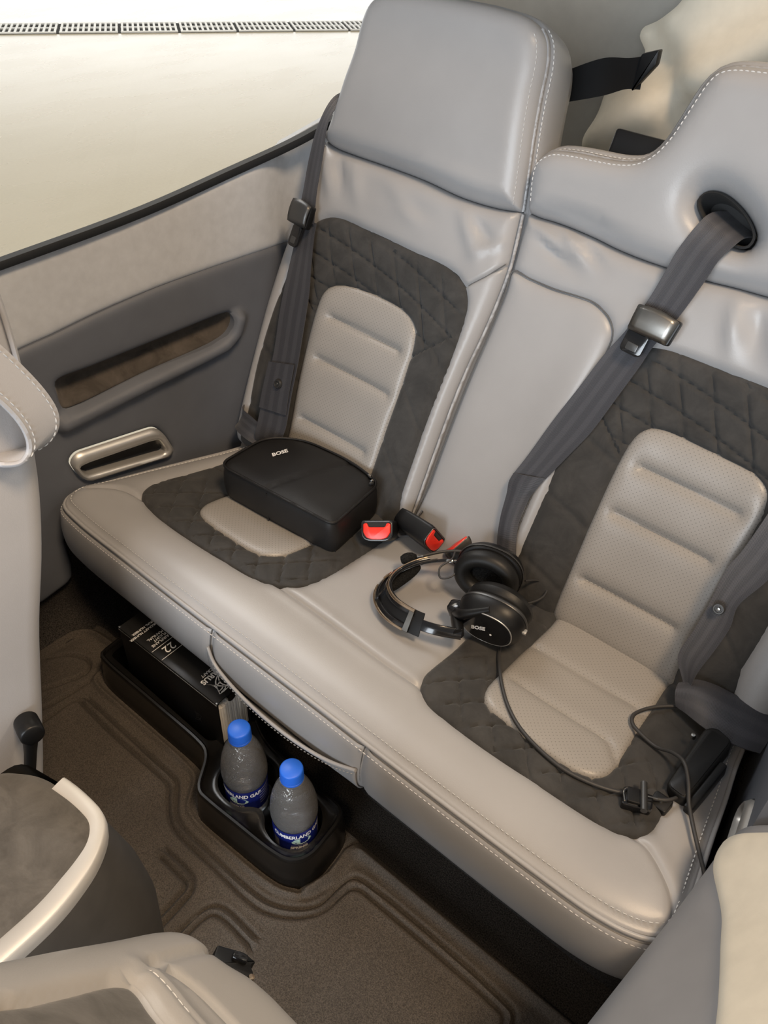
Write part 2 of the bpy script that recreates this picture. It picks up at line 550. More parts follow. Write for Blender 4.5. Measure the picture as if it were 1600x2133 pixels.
M_wallmid = plain('mid_grey_trim', (.24, .24, .25), .55, var=.03)
M_beige = plain('cream_trim', (.68, .62, .51), .7, var=.04, vscale=40, bscale=700, bstr=.15)
M_aft = plain('taupe_aft_fabric', (.34, .32, .285), .85, var=.05, vscale=25, bscale=700, bstr=.25)
M_seal = plain('window_rubber', (.016, .018, .021), .6, spec=.25)
M_mat = carpet('brown_grey_moulded_mat', (.044, .038, .032), (.125, .106, .088), 620, .8, .0016)
M_blackcarpet = carpet('black_carpet', (.007, .007, .007), (.080, .070, .062), 520, .9, .002)
M_traypl = plain('satin_black_tray', (.006, .0055, .005), .24, spec=.5, var=.25, vscale=20, bscale=600, bstr=.08)
M_page = plain('white_paper', (.78, .76, .72), .8, var=.05)
M_cover = plain('black_book_cover', (.006, .006, .0065), .45, var=.15, vscale=40, spec=.25)
M_spine = plain('black_book_spine', (.012, .012, .012), .25, var=.15, vscale=40)
M_white = plain('white_print', (.82, .82, .82), .6, var=.02)
M_whitesoft = plain('grey_print', (.42, .42, .42), .6, var=.02)
M_cap = plain('blue_bottle_cap', (.02, .14, .72), .42, var=.04)
M_label = plain('navy_label', (.010, .018, .16), .32, var=.25, vscale=90)
M_lake = plain('pale_lake_print', (.42, .60, .55), .5, var=.15, vscale=200)
M_fasc = M_leather
# hangar floor: sealed concrete, blotchy
m, nt, b = newmat('sealed_hangar_concrete'); M_conc = m
tcw = nd(nt, 'ShaderNodeTexCoord')
mp = nd(nt, 'ShaderNodeMapping'); mp.inputs['Rotation'].default_value = (0, 0, math.radians(31)); mp.inputs['Scale'].default_value = (1, .45, 1)
nt.links.new(tcw.outputs['Object'], mp.inputs[0])
f1 = ramp(nt, noise(nt, .9, 5, .6, mp.outputs[0]), .35, .65); f2 = ramp(nt, noise(nt, 45, 3, .7, tcw.outputs['Object']), .35, .65)
cA = mixc(nt, f1, (.405, .362, .272), (.435, .394, .305))
nt.links.new(mixc(nt, mathn(nt, 'MULTIPLY', f2, .22), cA, (.52, .45, .32)), b.inputs['Base Color'])
nt.links.new(ramp(nt, noise(nt, 2.2, 4, .6, mp.outputs[0]), .2, .8, .24, .30), b.inputs['Roughness'])
b.inputs['Specular IOR Level'].default_value = .75
M_grate = plain('galvanised_grate', (.72, .72, .70), .5, .1)
M_pit = plain('dark_drain_channel', (.02, .02, .02), .9)
# clear plastics and glass: a thin transparent sheet with a fresnel reflection
def clear(name, tint, ior=1.45, rough=.03, cloud=0, vis=1.0, milk=0.0):
    m = bpy.data.materials.new(name); m.use_nodes = True; nt = m.node_tree
    for n in list(nt.nodes): nt.nodes.remove(n)
    out = nd(nt, 'ShaderNodeOutputMaterial'); tr = nd(nt, 'ShaderNodeBsdfTransparent'); gl = nd(nt, 'ShaderNodeBsdfGlossy')
    mx = nd(nt, 'ShaderNodeMixShader'); fr = nd(nt, 'ShaderNodeFresnel'); fr.inputs[0].default_value = ior
    tr.inputs[0].default_value = (*tint, 1); gl.inputs['Roughness'].default_value = rough
    if cloud:
        bp = nd(nt, 'ShaderNodeBump'); bp.inputs['Strength'].default_value = cloud; bp.inputs['Distance'].default_value = .002
        nt.links.new(noise(nt, 130, 2, .6, None, 1.2), bp.inputs['Height'])
        nt.links.new(bp.outputs[0], gl.inputs['Normal']); nt.links.new(bp.outputs[0], fr.inputs['Normal'])
    nt.links.new(mathn(nt, 'MULTIPLY', fr.outputs[0], vis), mx.inputs[0])
    nt.links.new(tr.outputs[0], mx.inputs[1]); nt.links.new(gl.outputs[0], mx.inputs[2])
    last = mx.outputs[0]
    if milk:
        df = nd(nt, 'ShaderNodeBsdfDiffuse'); df.inputs[0].default_value = (.72, .72, .72, 1)
        m2 = nd(nt, 'ShaderNodeMixShader'); m2.inputs[0].default_value = milk
        nt.links.new(last, m2.inputs[1]); nt.links.new(df.outputs[0], m2.inputs[2]); last = m2.outputs[0]
    nt.links.new(last, out.inputs[0])
    return m
M_pet = clear('clear_bottle_plastic', (.90, .91, .92), 1.5, .06, 1.0, 2.6, .11)
mw, ntw, bw = newmat('drinking_water'); M_water = mw
bw.inputs['Base Color'].default_value = (.97, .98, 1, 1); bw.inputs['Transmission Weight'].default_value = 1.0
bw.inputs['IOR'].default_value = 1.33; bw.inputs['Roughness'].default_value = .04
bump(ntw, bw, noise(ntw, 90, 2, .6, None, 1.0), .25, .002)
M_window = clear('acrylic_window', (.97, .97, .96), 1.49, .0, 0, .5)
# ------------------------------------------------------------------ the hangar outside
GZ = -0.8
hf = mk('hangar_floor', [(-60, -60, GZ), (60, -60, GZ), (60, 60, GZ), (-60, 60, GZ)], [(0, 1, 2, 3)], M_conc, smooth=False)
tag(hf, 'sealed beige concrete hangar floor seen through the side window', None, kind='structure')
# trench drain: one thing, its grate sections are parts
dr0 = np.array([-9.80, 4.60]); dr1 = np.array([-6.84, 8.66]); dd = (dr1 - dr0) / np.linalg.norm(dr1 - dr0); dn = np.array([-dd[1], dd[0]])
drain = thing('trench_drain', (*dr0, GZ), 'long steel trench drain grate set across the hangar floor', 'drain')
dw = .50
pit = []
ends = (dr0 - dd * 3.2, dr1 + dd * 4)
q = [ends[0] - dn * dw * .5, ends[1] - dn * dw * .5, ends[1] + dn * dw * .5, ends[0] + dn * dw * .5]
mk('channel', [(*p, GZ + .004) for p in q], [(0, 1, 2, 3)], M_pit, drain, smooth=False)
SEC = .632
bm = bmesh.new()
nsl = 10
for k in range(nsl + 1):
    x = -SEC / 2 + .03 + (SEC - .06) * k / nsl
    box_bm(bm, (x, 0, .006), (.024, dw * .86, .012))
for y in (-dw * .46, 0, dw * .46):
    box_bm(bm, (0, y, .0065), (SEC - .03, .034, .013))
secmesh = None
for k in range(-5, 13):
    c = dr0 + dd * (SEC * k + .2)
    if secmesh is None:
        o = from_bm('grate_section', bm, M_grate, drain, smooth=False)
        o.data.transform(Matrix.Translation(ORG['trench_drain'])); secmesh = o.data
    else:
        o = bpy.data.objects.new('grate_section', secmesh); COL.objects.link(o); o.parent = drain; ORG[o.name] = ORG['trench_drain']
    o.location = (c[0] - dr0[0], c[1] - dr0[1], .004)
    o.rotation_euler = (0, 0, math.atan2(dd[1], dd[0]))

# ------------------------------------------------------------------ cabin floor and carpeted under-seat
fl = box('floor', (-.48, .60, -.02), (1.34, 2.2, .04), M_blackcarpet, None, (-.48, .6, 0))
tag(fl, 'black carpeted cabin floor under the moulded mat', None, kind='structure')
ub = prism('trim_1', rounded([(-1.0, .515), (.02, .515), (.02, .95), (-1.0, .95)], .02), 0, .185, M_blackcarpet, None, (-.48, .7, 0), bevel=.01)
tag(ub, 'black carpeted bench base under the rear seat cushion', None, kind='structure')

# ------------------------------------------------------------------ left sidewall (local coordinates: distance aft, height, offset into the cabin)
def WL(s, z, w):
    s, z, w = np.broadcast_arrays(np.asarray(s, float), np.asarray(z, float), np.asarray(w, float))
    return np.stack([-1.03 + .12 * (s - .43) + w * .993, s - w * .119, z], -1)
dark_top = catmull([(.10, .50), (.25, .522), (.36, .538), (.469, .5548), (.5147, .5598), (.5723, .5685), (.6318, .5755), (.6937, .581), (.7586, .584), (.827, .586), (.8813, .5865), (.9366, .579), (1.0, .56), (1.2, .53)], False, 5)
seal = catmull([(.10, .642), (.28, .658), (.467, .672), (.683, .692), (.83, .715), (.95, .735), (1.0, .746), (1.10, .775), (1.18, .83), (1.2, .9)], False, 5)
rec = catmull([(.4985, .470), (.500, .487), (.508, .4915), (.5555, .4925), (.70, .4985), (.7972, .502), (.8094, .4995), (.8123, .489), (.8047, .472), (.785, .4606), (.6402, .4489), (.515, .437), (.502, .440)], True, 5)
lip = np.array([(.495, .418), (.55, .424), (.64, .4335), (.74, .443), (.79, .449), (.812, .464), (.822, .486)])
bez_o = rounded([(.487, .347), (.500, .3595), (.640, .346), (.655, .325), (.667, .289), (.660, .2775), (.506, .300), (.495, .318)], .012)
bez_i = rounded([(.499, .336), (.640, .3235), (.6515, .296), (.647, .2905), (.511, .3125), (.503, .322)], .006)
wl = thing('wall_left', (-1.03, .7, 0), 'left cabin sidewall of pale grey headliner above a charcoal panel', None)
wl['kind'] = 'structure'
upper = np.vstack([seal, dark_top[::-1]])
panel('headliner_panel', upper, WL, lambda P, d: -.004 * np.exp(-d / .004) + .002 * np.sin(P[:, 0] * 9) - .03 * np.clip((P[:, 0] - .86) / .10, 0, 1) ** 2, M_walllight, wl, grid=.03, skirt=.01)
low = np.vstack([dark_top, [(1.2, .2), (.52, .2), (.4475, .205), (.4475, .145), (.443, .118), (.432, .1085), (.389, .097), (.25, .085), (.10, .08)]])
def Hdark(P, d):
    f = seg_dist(P, lip)
    below = .015 * np.exp(-(f / .0125) ** 4)
    # the panel swells a little towards the bench
    return .004 - .006 * np.exp(-d / .004) + below - .03 * np.clip((P[:, 0] - .86) / .10, 0, 1) ** 2
panel('lower_panel', low, WL, Hdark, M_walldark, wl, grid=.007, holes=[rec, bez_o], skirt=.02, ds=.006)
panel('armrest_recess', rec, WL, lambda P, d: -.003 - .026 * (1 - np.exp(-d / .009)) + np.clip((.465 + .05 * (P[:, 0] - .5) - P[:, 1]) * .9, 0, 1) * (1 - np.exp(-d / .006)), M_suede_w, wl, grid=.006, skirt=.004)
# silver pull-handle bezel with its black pocket
def ringloft(name, outs, ws, F, mat, parent, n=72):
    rows = []
    for o_, w_ in zip(outs, ws):
        p = resample(ccw(o_), n=n, closed=True)
        # start every loop near the same corner
        k = np.argmin(p[:, 0] + .2 * p[:, 1]); p = np.roll(p, -k, 0)
        rows.append(F(p[:, 0], p[:, 1], w_))
    return grid_mesh(name, rows, mat, parent, closed=True, smooth=60, uv=False)
def lerp_loop(a, b, t, n=72):
    a = resample(ccw(a), n=n, closed=True); b = resample(ccw(b), n=n, closed=True)
    a = np.roll(a, -np.argmin(a[:, 0] + .2 * a[:, 1]), 0); b = np.roll(b, -np.argmin(b[:, 0] + .2 * b[:, 1]), 0)
    return a * (1 - t) + b * t
hb = ringloft('handle_bezel', [bez_o, lerp_loop(bez_o, bez_i, .12), lerp_loop(bez_o, bez_i, .5), lerp_loop(bez_o, bez_i, .85), bez_i, lerp_loop(bez_o, bez_i, 1.05)],
              [.003, .011, .014, .012, .007, -.006], WL, M_silver, wl)
panel('handle_pocket', lerp_loop(bez_o, bez_i, 1.0), WL, lambda P, d: -.004 - .004 * (1 - np.exp(-d / .004)), M_blackplastic, wl, grid=.01, rings=(.002, .005), skirt=0)
# carpet under the panel and the step towards the footwell
panel('side_carpet', [(.05, 0), (1.2, 0), (1.2, .3), (.05, .3)], WL, lambda P, d: -.012 + .05 * np.clip((.06 - P[:, 1]) / .06, 0, 1) ** 2, M_blackcarpet, wl, grid=.02, rings=(), skirt=0)
# window: rubber seal and acrylic pane
win = thing('window_1', (-1.03, .7, .65), 'large left cabin window with a black rubber seal', None); win['kind'] = 'structure'
sl_lo = seal; sl_hi = seal + np.array([-.0015, .0135])
rows = []
for t, w_ in ((0, .000), (.1, .005), (.5, .007), (.9, .004), (1, -.006)):
    p = sl_lo * (1 - t) + sl_hi * t; rows.append(WL(p[:, 0], p[:, 1], w_))
grid_mesh('window_seal', rows, M_seal, win, uv=False)
pane = np.vstack([seal + np.array([0, .008]), [(1.2, 1.5), (.10, 1.5)]])
panel('window_pane', pane, WL, lambda P, d: -.004 - .14 * np.clip(P[:, 1] - .75, 0, 1) ** 2, M_window, win, grid=.08, rings=(), skirt=0, ds=.03)

# ------------------------------------------------------------------ right sidewall: mirror of the panel shape, plus the door-sill trim in front
def WR(s, z, w):
    p = WL(s, z, w); p[..., 0] = -.97 - p[..., 0]; return p
wr = thing('wall_right', (.06, .7, 0), 'right cabin sidewall beside the bench with a charcoal lower panel', None); wr['kind'] = 'structure'
panel('lower_panel', np.vstack([dark_top[28:], [(1.2, .02), (.46, .02), (.46, .372), (.578, .375)]]), WR, lambda P, d: .002 + 0 * d, M_walldark, wr, grid=.02, holes=[bez_o], skirt=.02)
hb2 = ringloft('handle_bezel', [bez_o, lerp_loop(bez_o, bez_i, .12), lerp_loop(bez_o, bez_i, .5), lerp_loop(bez_o, bez_i, .85), bez_i, lerp_loop(bez_o, bez_i, 1.05)],
               [-.012, .004, .009, .005, -.002, -.03], WR, M_silver, wr)
panel('handle_pocket', lerp_loop(bez_o, bez_i, 1.0), WR, lambda P, d: -.022 + 0 * d, M_glossblack, wr, grid=.01, rings=(.002,), skirt=0)
# sill trim: rises from the floor at the cabin side, then leans outboard
def SILL(s, t, w):
    s, t, w = np.broadcast_arrays(np.asarray(s, float), np.asarray(t, float), np.asarray(w, float))
    xin = .003 + .125 * (s - .363)
    q_ = np.clip((s - .46) / .10, 0, 1)
    h = .30 + .045 * q_ * q_ * (3 - 2 * q_)
    lowp = np.clip(t, 0, h); k = np.clip(t - h, 0, 9)
    # quarter-round shoulder between the upright and the leaning face
    a = np.clip(k / .05, 0, 1) * math.radians(33)
    x = xin + .05 * (1 - np.cos(a)) / .577 * 1.0 + np.clip(k - .05, 0, 9) * .545
    z = lowp + .05 * np.sin(a) / .577 + np.clip(k - .05, 0, 9) * .84
    return np.stack([x - w * .7, s + 0 * w, z + w * .5], -1)
end = [(-.25, 0), (.60, 0), (.60, .2), (.598, .30), (.588, .36), (.578, .42), (.565, .55), (.53, .75), (-.25, .75)]
sill = panel('sill_trim', rounded(end, [0, 0, .02, .05, .05, .05, .05, 0, 0]), SILL, lambda P, d: -.006 * np.exp(-d / .005), M_wallmid, wr, grid=.016, skirt=.05)
bei = np.vstack([catmull([(-.2, .62), (.10, .56), (.25, .51), (.353, .462), (.391, .440), (.447, .405), (.506, .371), (.540, .354), (.560, .352), (.566, .362), (.564, .385), (.55, .50), (.50, .68)], False, 4), [(.45, .73), (-.2, .73)]])
panel('sill_cream_panel', bei, SILL, lambda P, d: .006 - .006 * np.exp(-d / .004), M_beige, wr, grid=.016, skirt=.008)

# ------------------------------------------------------------------ aft cabin
wa = panel('wall_rear', [(-1.3, -.1), (.5, -.1), (.5, 1.6), (-1.3, 1.6)],
           lambda x, z, w_: np.stack([x, 1.62 + w_ + 0 * x, z], -1), lambda P, d: -.28 * np.clip((P[:, 1] - .75), 0, 2) ** 1.5, M_aft, None, (-.4, 1.62, 0), grid=.05, rings=(), skirt=0)
tag(wa, 'taupe fabric aft cabin wall behind the headrests', None, kind='structure')

ce = panel('ceiling_shade', [(-1.05, .95), (-.30, .95), (-.45, 1.45), (-1.05, 1.45)], lambda x, y, w_: np.stack([x, y, 1.26 + w_], -1), lambda P, d: -.25 * ((P[:, 0] + .47) / .6) ** 4 - .1 * np.clip(P[:, 1] - 1.1, 0, 1), M_walllight, None, (-.47, 1.3, 1.26), grid=.06, rings=(), skirt=.02)  # unseen partial roof, added and cut back for its shade on the headrests
tag(ce, 'unseen pale headliner piece added over the rear to shade the headrests', None, kind='structure')
# ------------------------------------------------------------------ rear bench cushion
SL = .111; CR = .018
CX = (-.765, -.203)
def FC(x, y, w):
    x, y, w = np.broadcast_arrays(np.asarray(x, float), np.asarray(y, float), np.asarray(w, float))
    return np.stack([x, y, .30 - SL * (y - .431) + w], -1)
c_out = catmull([(-.95, .4425), (-.80, .4395), (-.635, .4385), (-.45, .438), (-.29, .4365), (-.11, .437), (-.045, .4395), (-.008, .447), (.015, .459), (.0275, .476), (.0275, .50), (.023, .54),
                 (.014, .61), (.0065, .675), (-.001, .73), (-.006, .80), (-.010, .90), (-.05, .915), (-.5, .915), (-.90, .915), (-.925, .90), (-.932, .82), (-.945, .745), (-.964, .675),
                 (-.986, .594), (-1.004, .52), (-1.010, .49), (-1.006, .466), (-.992, .450)], True, 6)
c_out = ccw(resample(c_out, ds=.006, closed=True))
suL = catmull([(-.895, .86), (-.905, .76), (-.9108, .7002), (-.925, .625), (-.933, .590), (-.9335, .567), (-.926, .548), (-.908, .534), (-.8663, .525), (-.8138, .5225), (-.7674, .5238), (-.7233, .526), (-.6797, .529), (-.6426, .5345),
               (-.6131, .5469), (-.594, .566), (-.585, .590), (-.5806, .6225), (-.5796, .667), (-.579, .7193), (-.582, .79), (-.585, .86)], True, 5)
peL = catmull([(-.83, .86), (-.833, .76), (-.8345, .66), (-.838, .618), (-.8365, .597), (-.828, .581), (-.812, .573), (-.7941, .5705), (-.7491, .5694), (-.7036, .5706), (-.682, .5756), (-.667, .5867), (-.6569, .6025), (-.651, .635), (-.649, .70), (-.65, .86)], True, 5)
suR = catmull([(-.382, .86), (-.3709, .7676), (-.3625, .66), (-.3608, .6249), (-.362, .586), (-.3615, .565), (-.357, .550), (-.345, .534), (-.3272, .5247), (-.3064, .521), (-.2508, .519), (-.2036, .5195), (-.1583, .521), (-.1146, .5225),
               (-.0825, .5257), (-.0649, .5294), (-.0505, .5382), (-.0419, .5495), (-.0385, .5646), (-.0385, .5834), (-.0410, .6159), (-.0425, .6657), (-.0437, .7105), (-.046, .78), (-.048, .86)], True, 5)
peR = catmull([(-.290, .86), (-.2915, .7679), (-.2938, .69), (-.2935, .6438), (-.2928, .612), (-.2887, .594), (-.282, .583), (-.2700, .5755), (-.2537, .5728), (-.2203, .5705), (-.1862, .568), (-.1546, .5675), (-.1316, .571), (-.1166, .5799), (-.1090, .5939), (-.1075, .6137), (-.1092, .6429), (-.1122, .6877), (-.1132, .732), (-.1154, .7721), (-.117, .86)], True, 5)
seams_c = [catmull(p, False, 5) for p in ([(-.998, .485), (-.9799, .5024), (-.9561, .5231), (-.9347, .531), (-.9127, .5345)],
           [(-.6131, .5469), (-.5912, .5462), (-.528, .5442), (-.468, .5412), (-.4101, .5388), (-.3707, .5395), (-.3504, .5412)],
           [(-.0501, .5386), (-.0352, .5362), (-.0119, .5217), (.0094, .5028), (.0204, .4844)])]
def cbase(P):
    x, y = P[:, 0], P[:, 1]
    b_ = np.zeros(len(P))
    for cx in CX:
        b_ -= .010 * np.exp(-((x - cx) / .15) ** 2 - ((y - .70) / .13) ** 2)
    return b_ + .004 * np.exp(-((y - .49) / .04) ** 2)
def crown(P):
    d = np.maximum(sdf(P, c_out), 0)
    return CR * (1 - np.exp(-(d / .017)))
def quilt(P, ang, pitch, depth=.0038, sig=.0021, curve=0.0, cx=0.0):
    """grooves of one family of quilting lines"""
    x, y = P[:, 0] - cx, P[:, 1]
    s = x * math.sin(ang) + y * math.cos(ang) + curve * x * x
    r = (s / pitch + .5) % 1 - .5
    return depth * np.exp(-(r * pitch / sig) ** 2)
def seamdip(P, L, depth=.004, sig=.0035):
    return depth * np.exp(-(seg_dist(P, L) / sig) ** 2)

bench = thing('bench_cushion', (-.48, .66, .186), 'long grey leather rear bench cushion with two dark suede seat areas', 'seat cushion')
def Htop(P, d):
    w_ = cbase(P) + crown(P)
    for s_ in (suL, suR):
        q_ = sdf(P, s_)
        w_ -= np.where(q_ > 0, .004 + .010 * (1 - np.exp(-q_ / .006)), .005 * np.exp(q_ / .006))
    w_ -= .0030 * np.exp(-((sdf(P, c_out) - .0055) / .0018) ** 2)
    for s_ in seams_c: w_ -= seamdip(P, s_) - .0015 * np.exp(-((seg_dist(P, s_) - .011) / .007) ** 2)
    return w_
panel('cushion_top', c_out, FC, Htop, M_leather, bench, grid=.0075, skirt=.004, ds=.006, guides=seams_c, goff=(0, .002, .0045, .008))
def Hsu(pe, cx, dirn):
    def H(P, d):
        w_ = cbase(P) + crown(P) + .0035 * (1 - np.exp(-d / .008)) - .006 * np.exp(-d / .0035)
        q_ = sdf(P, pe)
        w_ -= np.where(q_ > 0, .004 + .010 * (1 - np.exp(-q_ / .006)), .0035 * np.exp(q_ / .005))
        # diamond quilting along the front and corners, long plain panels at the sides
        k = np.clip((.66 - P[:, 1]) / .03, 0, 1) * (1 - np.exp(-d / .004))
        side = (1 - np.clip((.66 - P[:, 1]) / .03, 0, 1)) * (1 - np.exp(-d / .004))
        w_ -= k * (quilt(P, math.radians(52), .038, .0046, cx=cx) + quilt(P, math.radians(-52), .038, .0046, cx=cx))
        w_ -= side * .8 * quilt(P, 0.15 * np.sign(1), .075, sig=.003, curve=1.2, cx=cx)
        return w_
    return H
panel('suede_panel', suL, FC, Hsu(peL, CX[0], 1), M_suede, bench, grid=.0036, skirt=.004)
panel('suede_panel', suR, FC, Hsu(peR, CX[1], -1), M_suede, bench, grid=.0036, skirt=.004)
crs = [np.array([(-.284, .7164), (-.125, .7176)]), catmull([(-.2725, .6424), (-.2, .6415), (-.140, .6410), (-.127, .635), (-.115, .622)], False, 5)]
def Hpe(lines):
    def H(P, d):
        w_ = cbase(P) + crown(P) + .0045 * (1 - np.exp(-d / .009)) - .006 * np.exp(-d / .003)
        for l in lines: w_ -= (seamdip(P, l, .003, .009) + seamdip(P, l, .0035, .0022))
        return w_
    return H
panel('perforated_panel', peL, FC, Hpe([np.array([(-.815, .66), (-.68, .66)])]), M_perf, bench, grid=.006, skirt=.004)
panel('perforated_panel', peR, FC, Hpe(crs), M_perf, bench, grid=.005, skirt=.004)

# front and side bolster wrapped round the edge: three facing panels
n_ = len(c_out); Nin = inward(c_out)
prof = [(.000, -.004), (.0040, -.0075), (.0060, -.0060), (.0095, -.0105), (.013, -.024), (.0155, -.043), (.0155, -.064), (.0125, -.083), (.0055, -.098), (-.006, -.108), (-.022, -.113), (-.05, -.115)]
prof = catmull(prof, False, 3)
k0 = np.argmin(np.hypot(c_out[:, 0] + .935, c_out[:, 1] - .80)); loop = np.roll(np.arange(n_), -k0)   # start at the rear left
kend = np.argmin(np.hypot(c_out[loop, 0] + .008, c_out[loop, 1] - .86))
path = c_out[loop][:kend + 1]; pn = -Nin[loop][:kend + 1]
xs_ = path[:, 0]
frontm = path[:, 1] < .47
iL = np.argmin(np.where(frontm, np.abs(xs_ + .628), 9)); iR = np.argmin(np.where(frontm, np.abs(xs_ + .352), 9))
def facing(name, i0, i1, lab=None):
    rows = []
    P_, N_ = path[i0:i1 + 1], pn[i0:i1 + 1]
    m_ = len(P_); s_ = np.arange(m_) * .006
    for o_, z_ in prof:
        dip = np.zeros(m_)
        if i0 > 0: dip += .005 * np.exp(-(s_ / .006) ** 2)
        if i1 < len(path) - 1: dip += .005 * np.exp(-((s_[-1] - s_) / .006) ** 2)
        sc_ = np.interp(P_[:, 1], [.47, .53], [1, .4])
        p = P_ + N_ * ((o_ * sc_ if o_ > 0 else o_) - dip)[:, None]
        rows.append(np.column_stack([p, .30 - SL * (P_[:, 1] - .431) * 1.0 + z_]))
    return grid_mesh(name, rows, M_leather, bench)
facing('front_facing', 0, iL); facing('front_facing', iL, iR); facing('front_facing', iR, len(path) - 1)
# piping roll and two rows of stitches along the edge
zt = .30 - SL * (path[:, 1] - .431)
tube('edge_piping', np.column_stack([path + pn * .002, zt - .0012]), .0030, M_leather, bench, sides=8, curve=False)
Ptop = path - pn * .010
wtop = cbase(Ptop) + CR * (1 - math.exp(-.010 / .017))
stitches('edge_stitching', np.column_stack([Ptop, .30 - SL * (Ptop[:, 1] - .431) + wtop]), np.column_stack([pn * .5, np.ones(len(pn)) * .8]), M_thread, bench)
o_, z_ = .0088, -.0098
Pb = path + pn * (o_ * np.interp(path[:, 1], [.47, .53], [1, .4]))[:, None]
stitches('edge_stitching', np.column_stack([Pb, zt + z_]), np.column_stack([pn * .8, np.ones(len(pn)) * .45]), M_thread, bench)
# map pocket on the middle facing: pocket sheet, gathered lip
pk = np.array([(-.6265, -.030), (-.612, -.050), (-.585, -.061), (-.54, -.069), (-.49, -.0715), (-.44, -.0690), (-.395, -.0605), (-.3545, -.045)])
pk = catmull(pk, False, 8)
rows = []
for t in np.linspace(0, 1, 9):
    row = []
    for (x, dz) in pk:
        z0_ = dz; z1_ = -.106
        z_ = z0_ * (1 - t) + z1_ * t
        oo = np.interp(-z_, -prof[:, 1], prof[:, 0])
        xm = (x + .49) / .14
        puff = .0015 + .010 * max(0, 1 - xm * xm) * (1 - t) ** 1.5
        row.append((x, .4378 - oo - puff, .30 + z_))
    rows.append(row)
grid_mesh('pocket', rows, M_leather, bench, thick=.0018)
tube('pocket_lip', [rows[0][i] for i in range(0, len(rows[0]), 2)], .0026, M_leather, bench)
lipP = np.array(rows[0]); lipP[:, 2] -= .0075; lipP[:, 1] -= .0006
stitches('pocket_stitching', lipP, np.tile([0, -1, .4], (len(lipP), 1)), M_thread, bench, length=.0030, gap=.003, wdt=.0008, lift=.0012)
for x_ in (-.628, -.352):
    zz = prof[(prof[:, 1] > -.108)]
    tube('facing_seam', [(x_, .4378 - a + .0042, .30 + c) for a, c in zz[2::3]], .0012, M_seam, bench, sides=5)

for l in crs:
    L = resample(l, ds=.003); w_ = Hpe(crs)(L, np.full(len(L), .03))
    stitches('panel_stitching', FC(L[:, 0], L[:, 1], w_), np.tile([0, .1, 1.], (len(L), 1)), M_thread, bench, wdt=.0010)
# ------------------------------------------------------------------ seat backs (local u across, v up the back, w out of it)
TH = math.radians(25); ST, CT = math.sin(TH), math.cos(TH)
def FB(u, v, w):
    u, v, w = np.broadcast_arrays(np.asarray(u, float), np.asarray(v, float), np.asarray(w, float))
    return np.stack([u, .79 + v * ST - w * CT, .26 + v * CT + w * ST], -1)
NB = np.array([0, -CT, ST])
def tilt(v): return .18 * np.maximum(0, v - .515)
def bbase(P, cx):
    u, v = P[:, 0], P[:, 1]
    return .012 + tilt(v) - .020 * np.exp(-np.maximum(v + .004, 0) / .009) - .010 * np.exp(-((u - cx) / .085) ** 4) * np.clip((.46 - v) / .12, 0, 1) + .010 * np.exp(-((np.abs(u - cx) - .175) / .04) ** 2) * np.clip((.45 - v) / .2, 0, 1)
def rnd(d, R=.022):
    q = np.minimum(d, R); return -R + np.sqrt(np.maximum(0, R * R - (R - q) ** 2))
def fold(P, a, b, amp, sig):
    """one soft wrinkle from a to b"""
    a, b = np.array(a), np.array(b); D = b - a; L = np.linalg.norm(D); t = ((P - a) @ D) / L / L
    n = (P - a) @ np.array([-D[1], D[0]]) / L
    return 1.7 * amp * np.exp(-(n / sig) ** 2) * np.exp(-((np.clip(t, -2, 3) - .5) / .42) ** 2)

def quilt_back(P, cx, d, sgn):
    x, v = P[:, 0] - cx, P[:, 1]
    border = .275 + .9 * (np.abs(x) - .11)            # quilted area above this line, plain long panels below
    k = np.clip((v - border) / .008, 0, 1) * (1 - np.exp(-d / .004))
    g = quilt(P, math.radians(14) * sgn, .036, curve=.35, cx=cx) + quilt(P, math.radians(62) * sgn, .040, cx=cx, curve=-.25)
    w_ = k * g + .005 * np.exp(-((v - border) / .0025) ** 2) * (1 - np.exp(-d / .004))
    low = 1 - np.clip((v - border) / .008, 0, 1)
    w_ += low * .0022 * np.exp(-((np.abs(x) - .137 - .03 * np.sin(v * 9)) / .0035) ** 2)
    w_ += low * .6 * quilt(P, .55 * sgn, .085, sig=.004, cx=cx, curve=.8)
    return w_

def gusset(name, outline, cx, parent, edge=.003, depth=.10, mat=None, k=1.0):
    o = ccw(resample(outline, ds=.01, closed=True)); N = inward(o)
    wb = bbase(o, cx) - .022 + edge
    rows = []
    for out, dw_ in ((0, 0), (.0035, -.003), (.006, -.012), (.0075, -.03), (.006, -.06), (-.004, -.09), (-.03, -depth)):
        p = o - N * out * (k if out > 0 else 1); rows.append(FB(p[:, 0], p[:, 1], wb + dw_))
    return grid_mesh(name, rows, mat or M_leather, parent, closed=True, smooth=60)

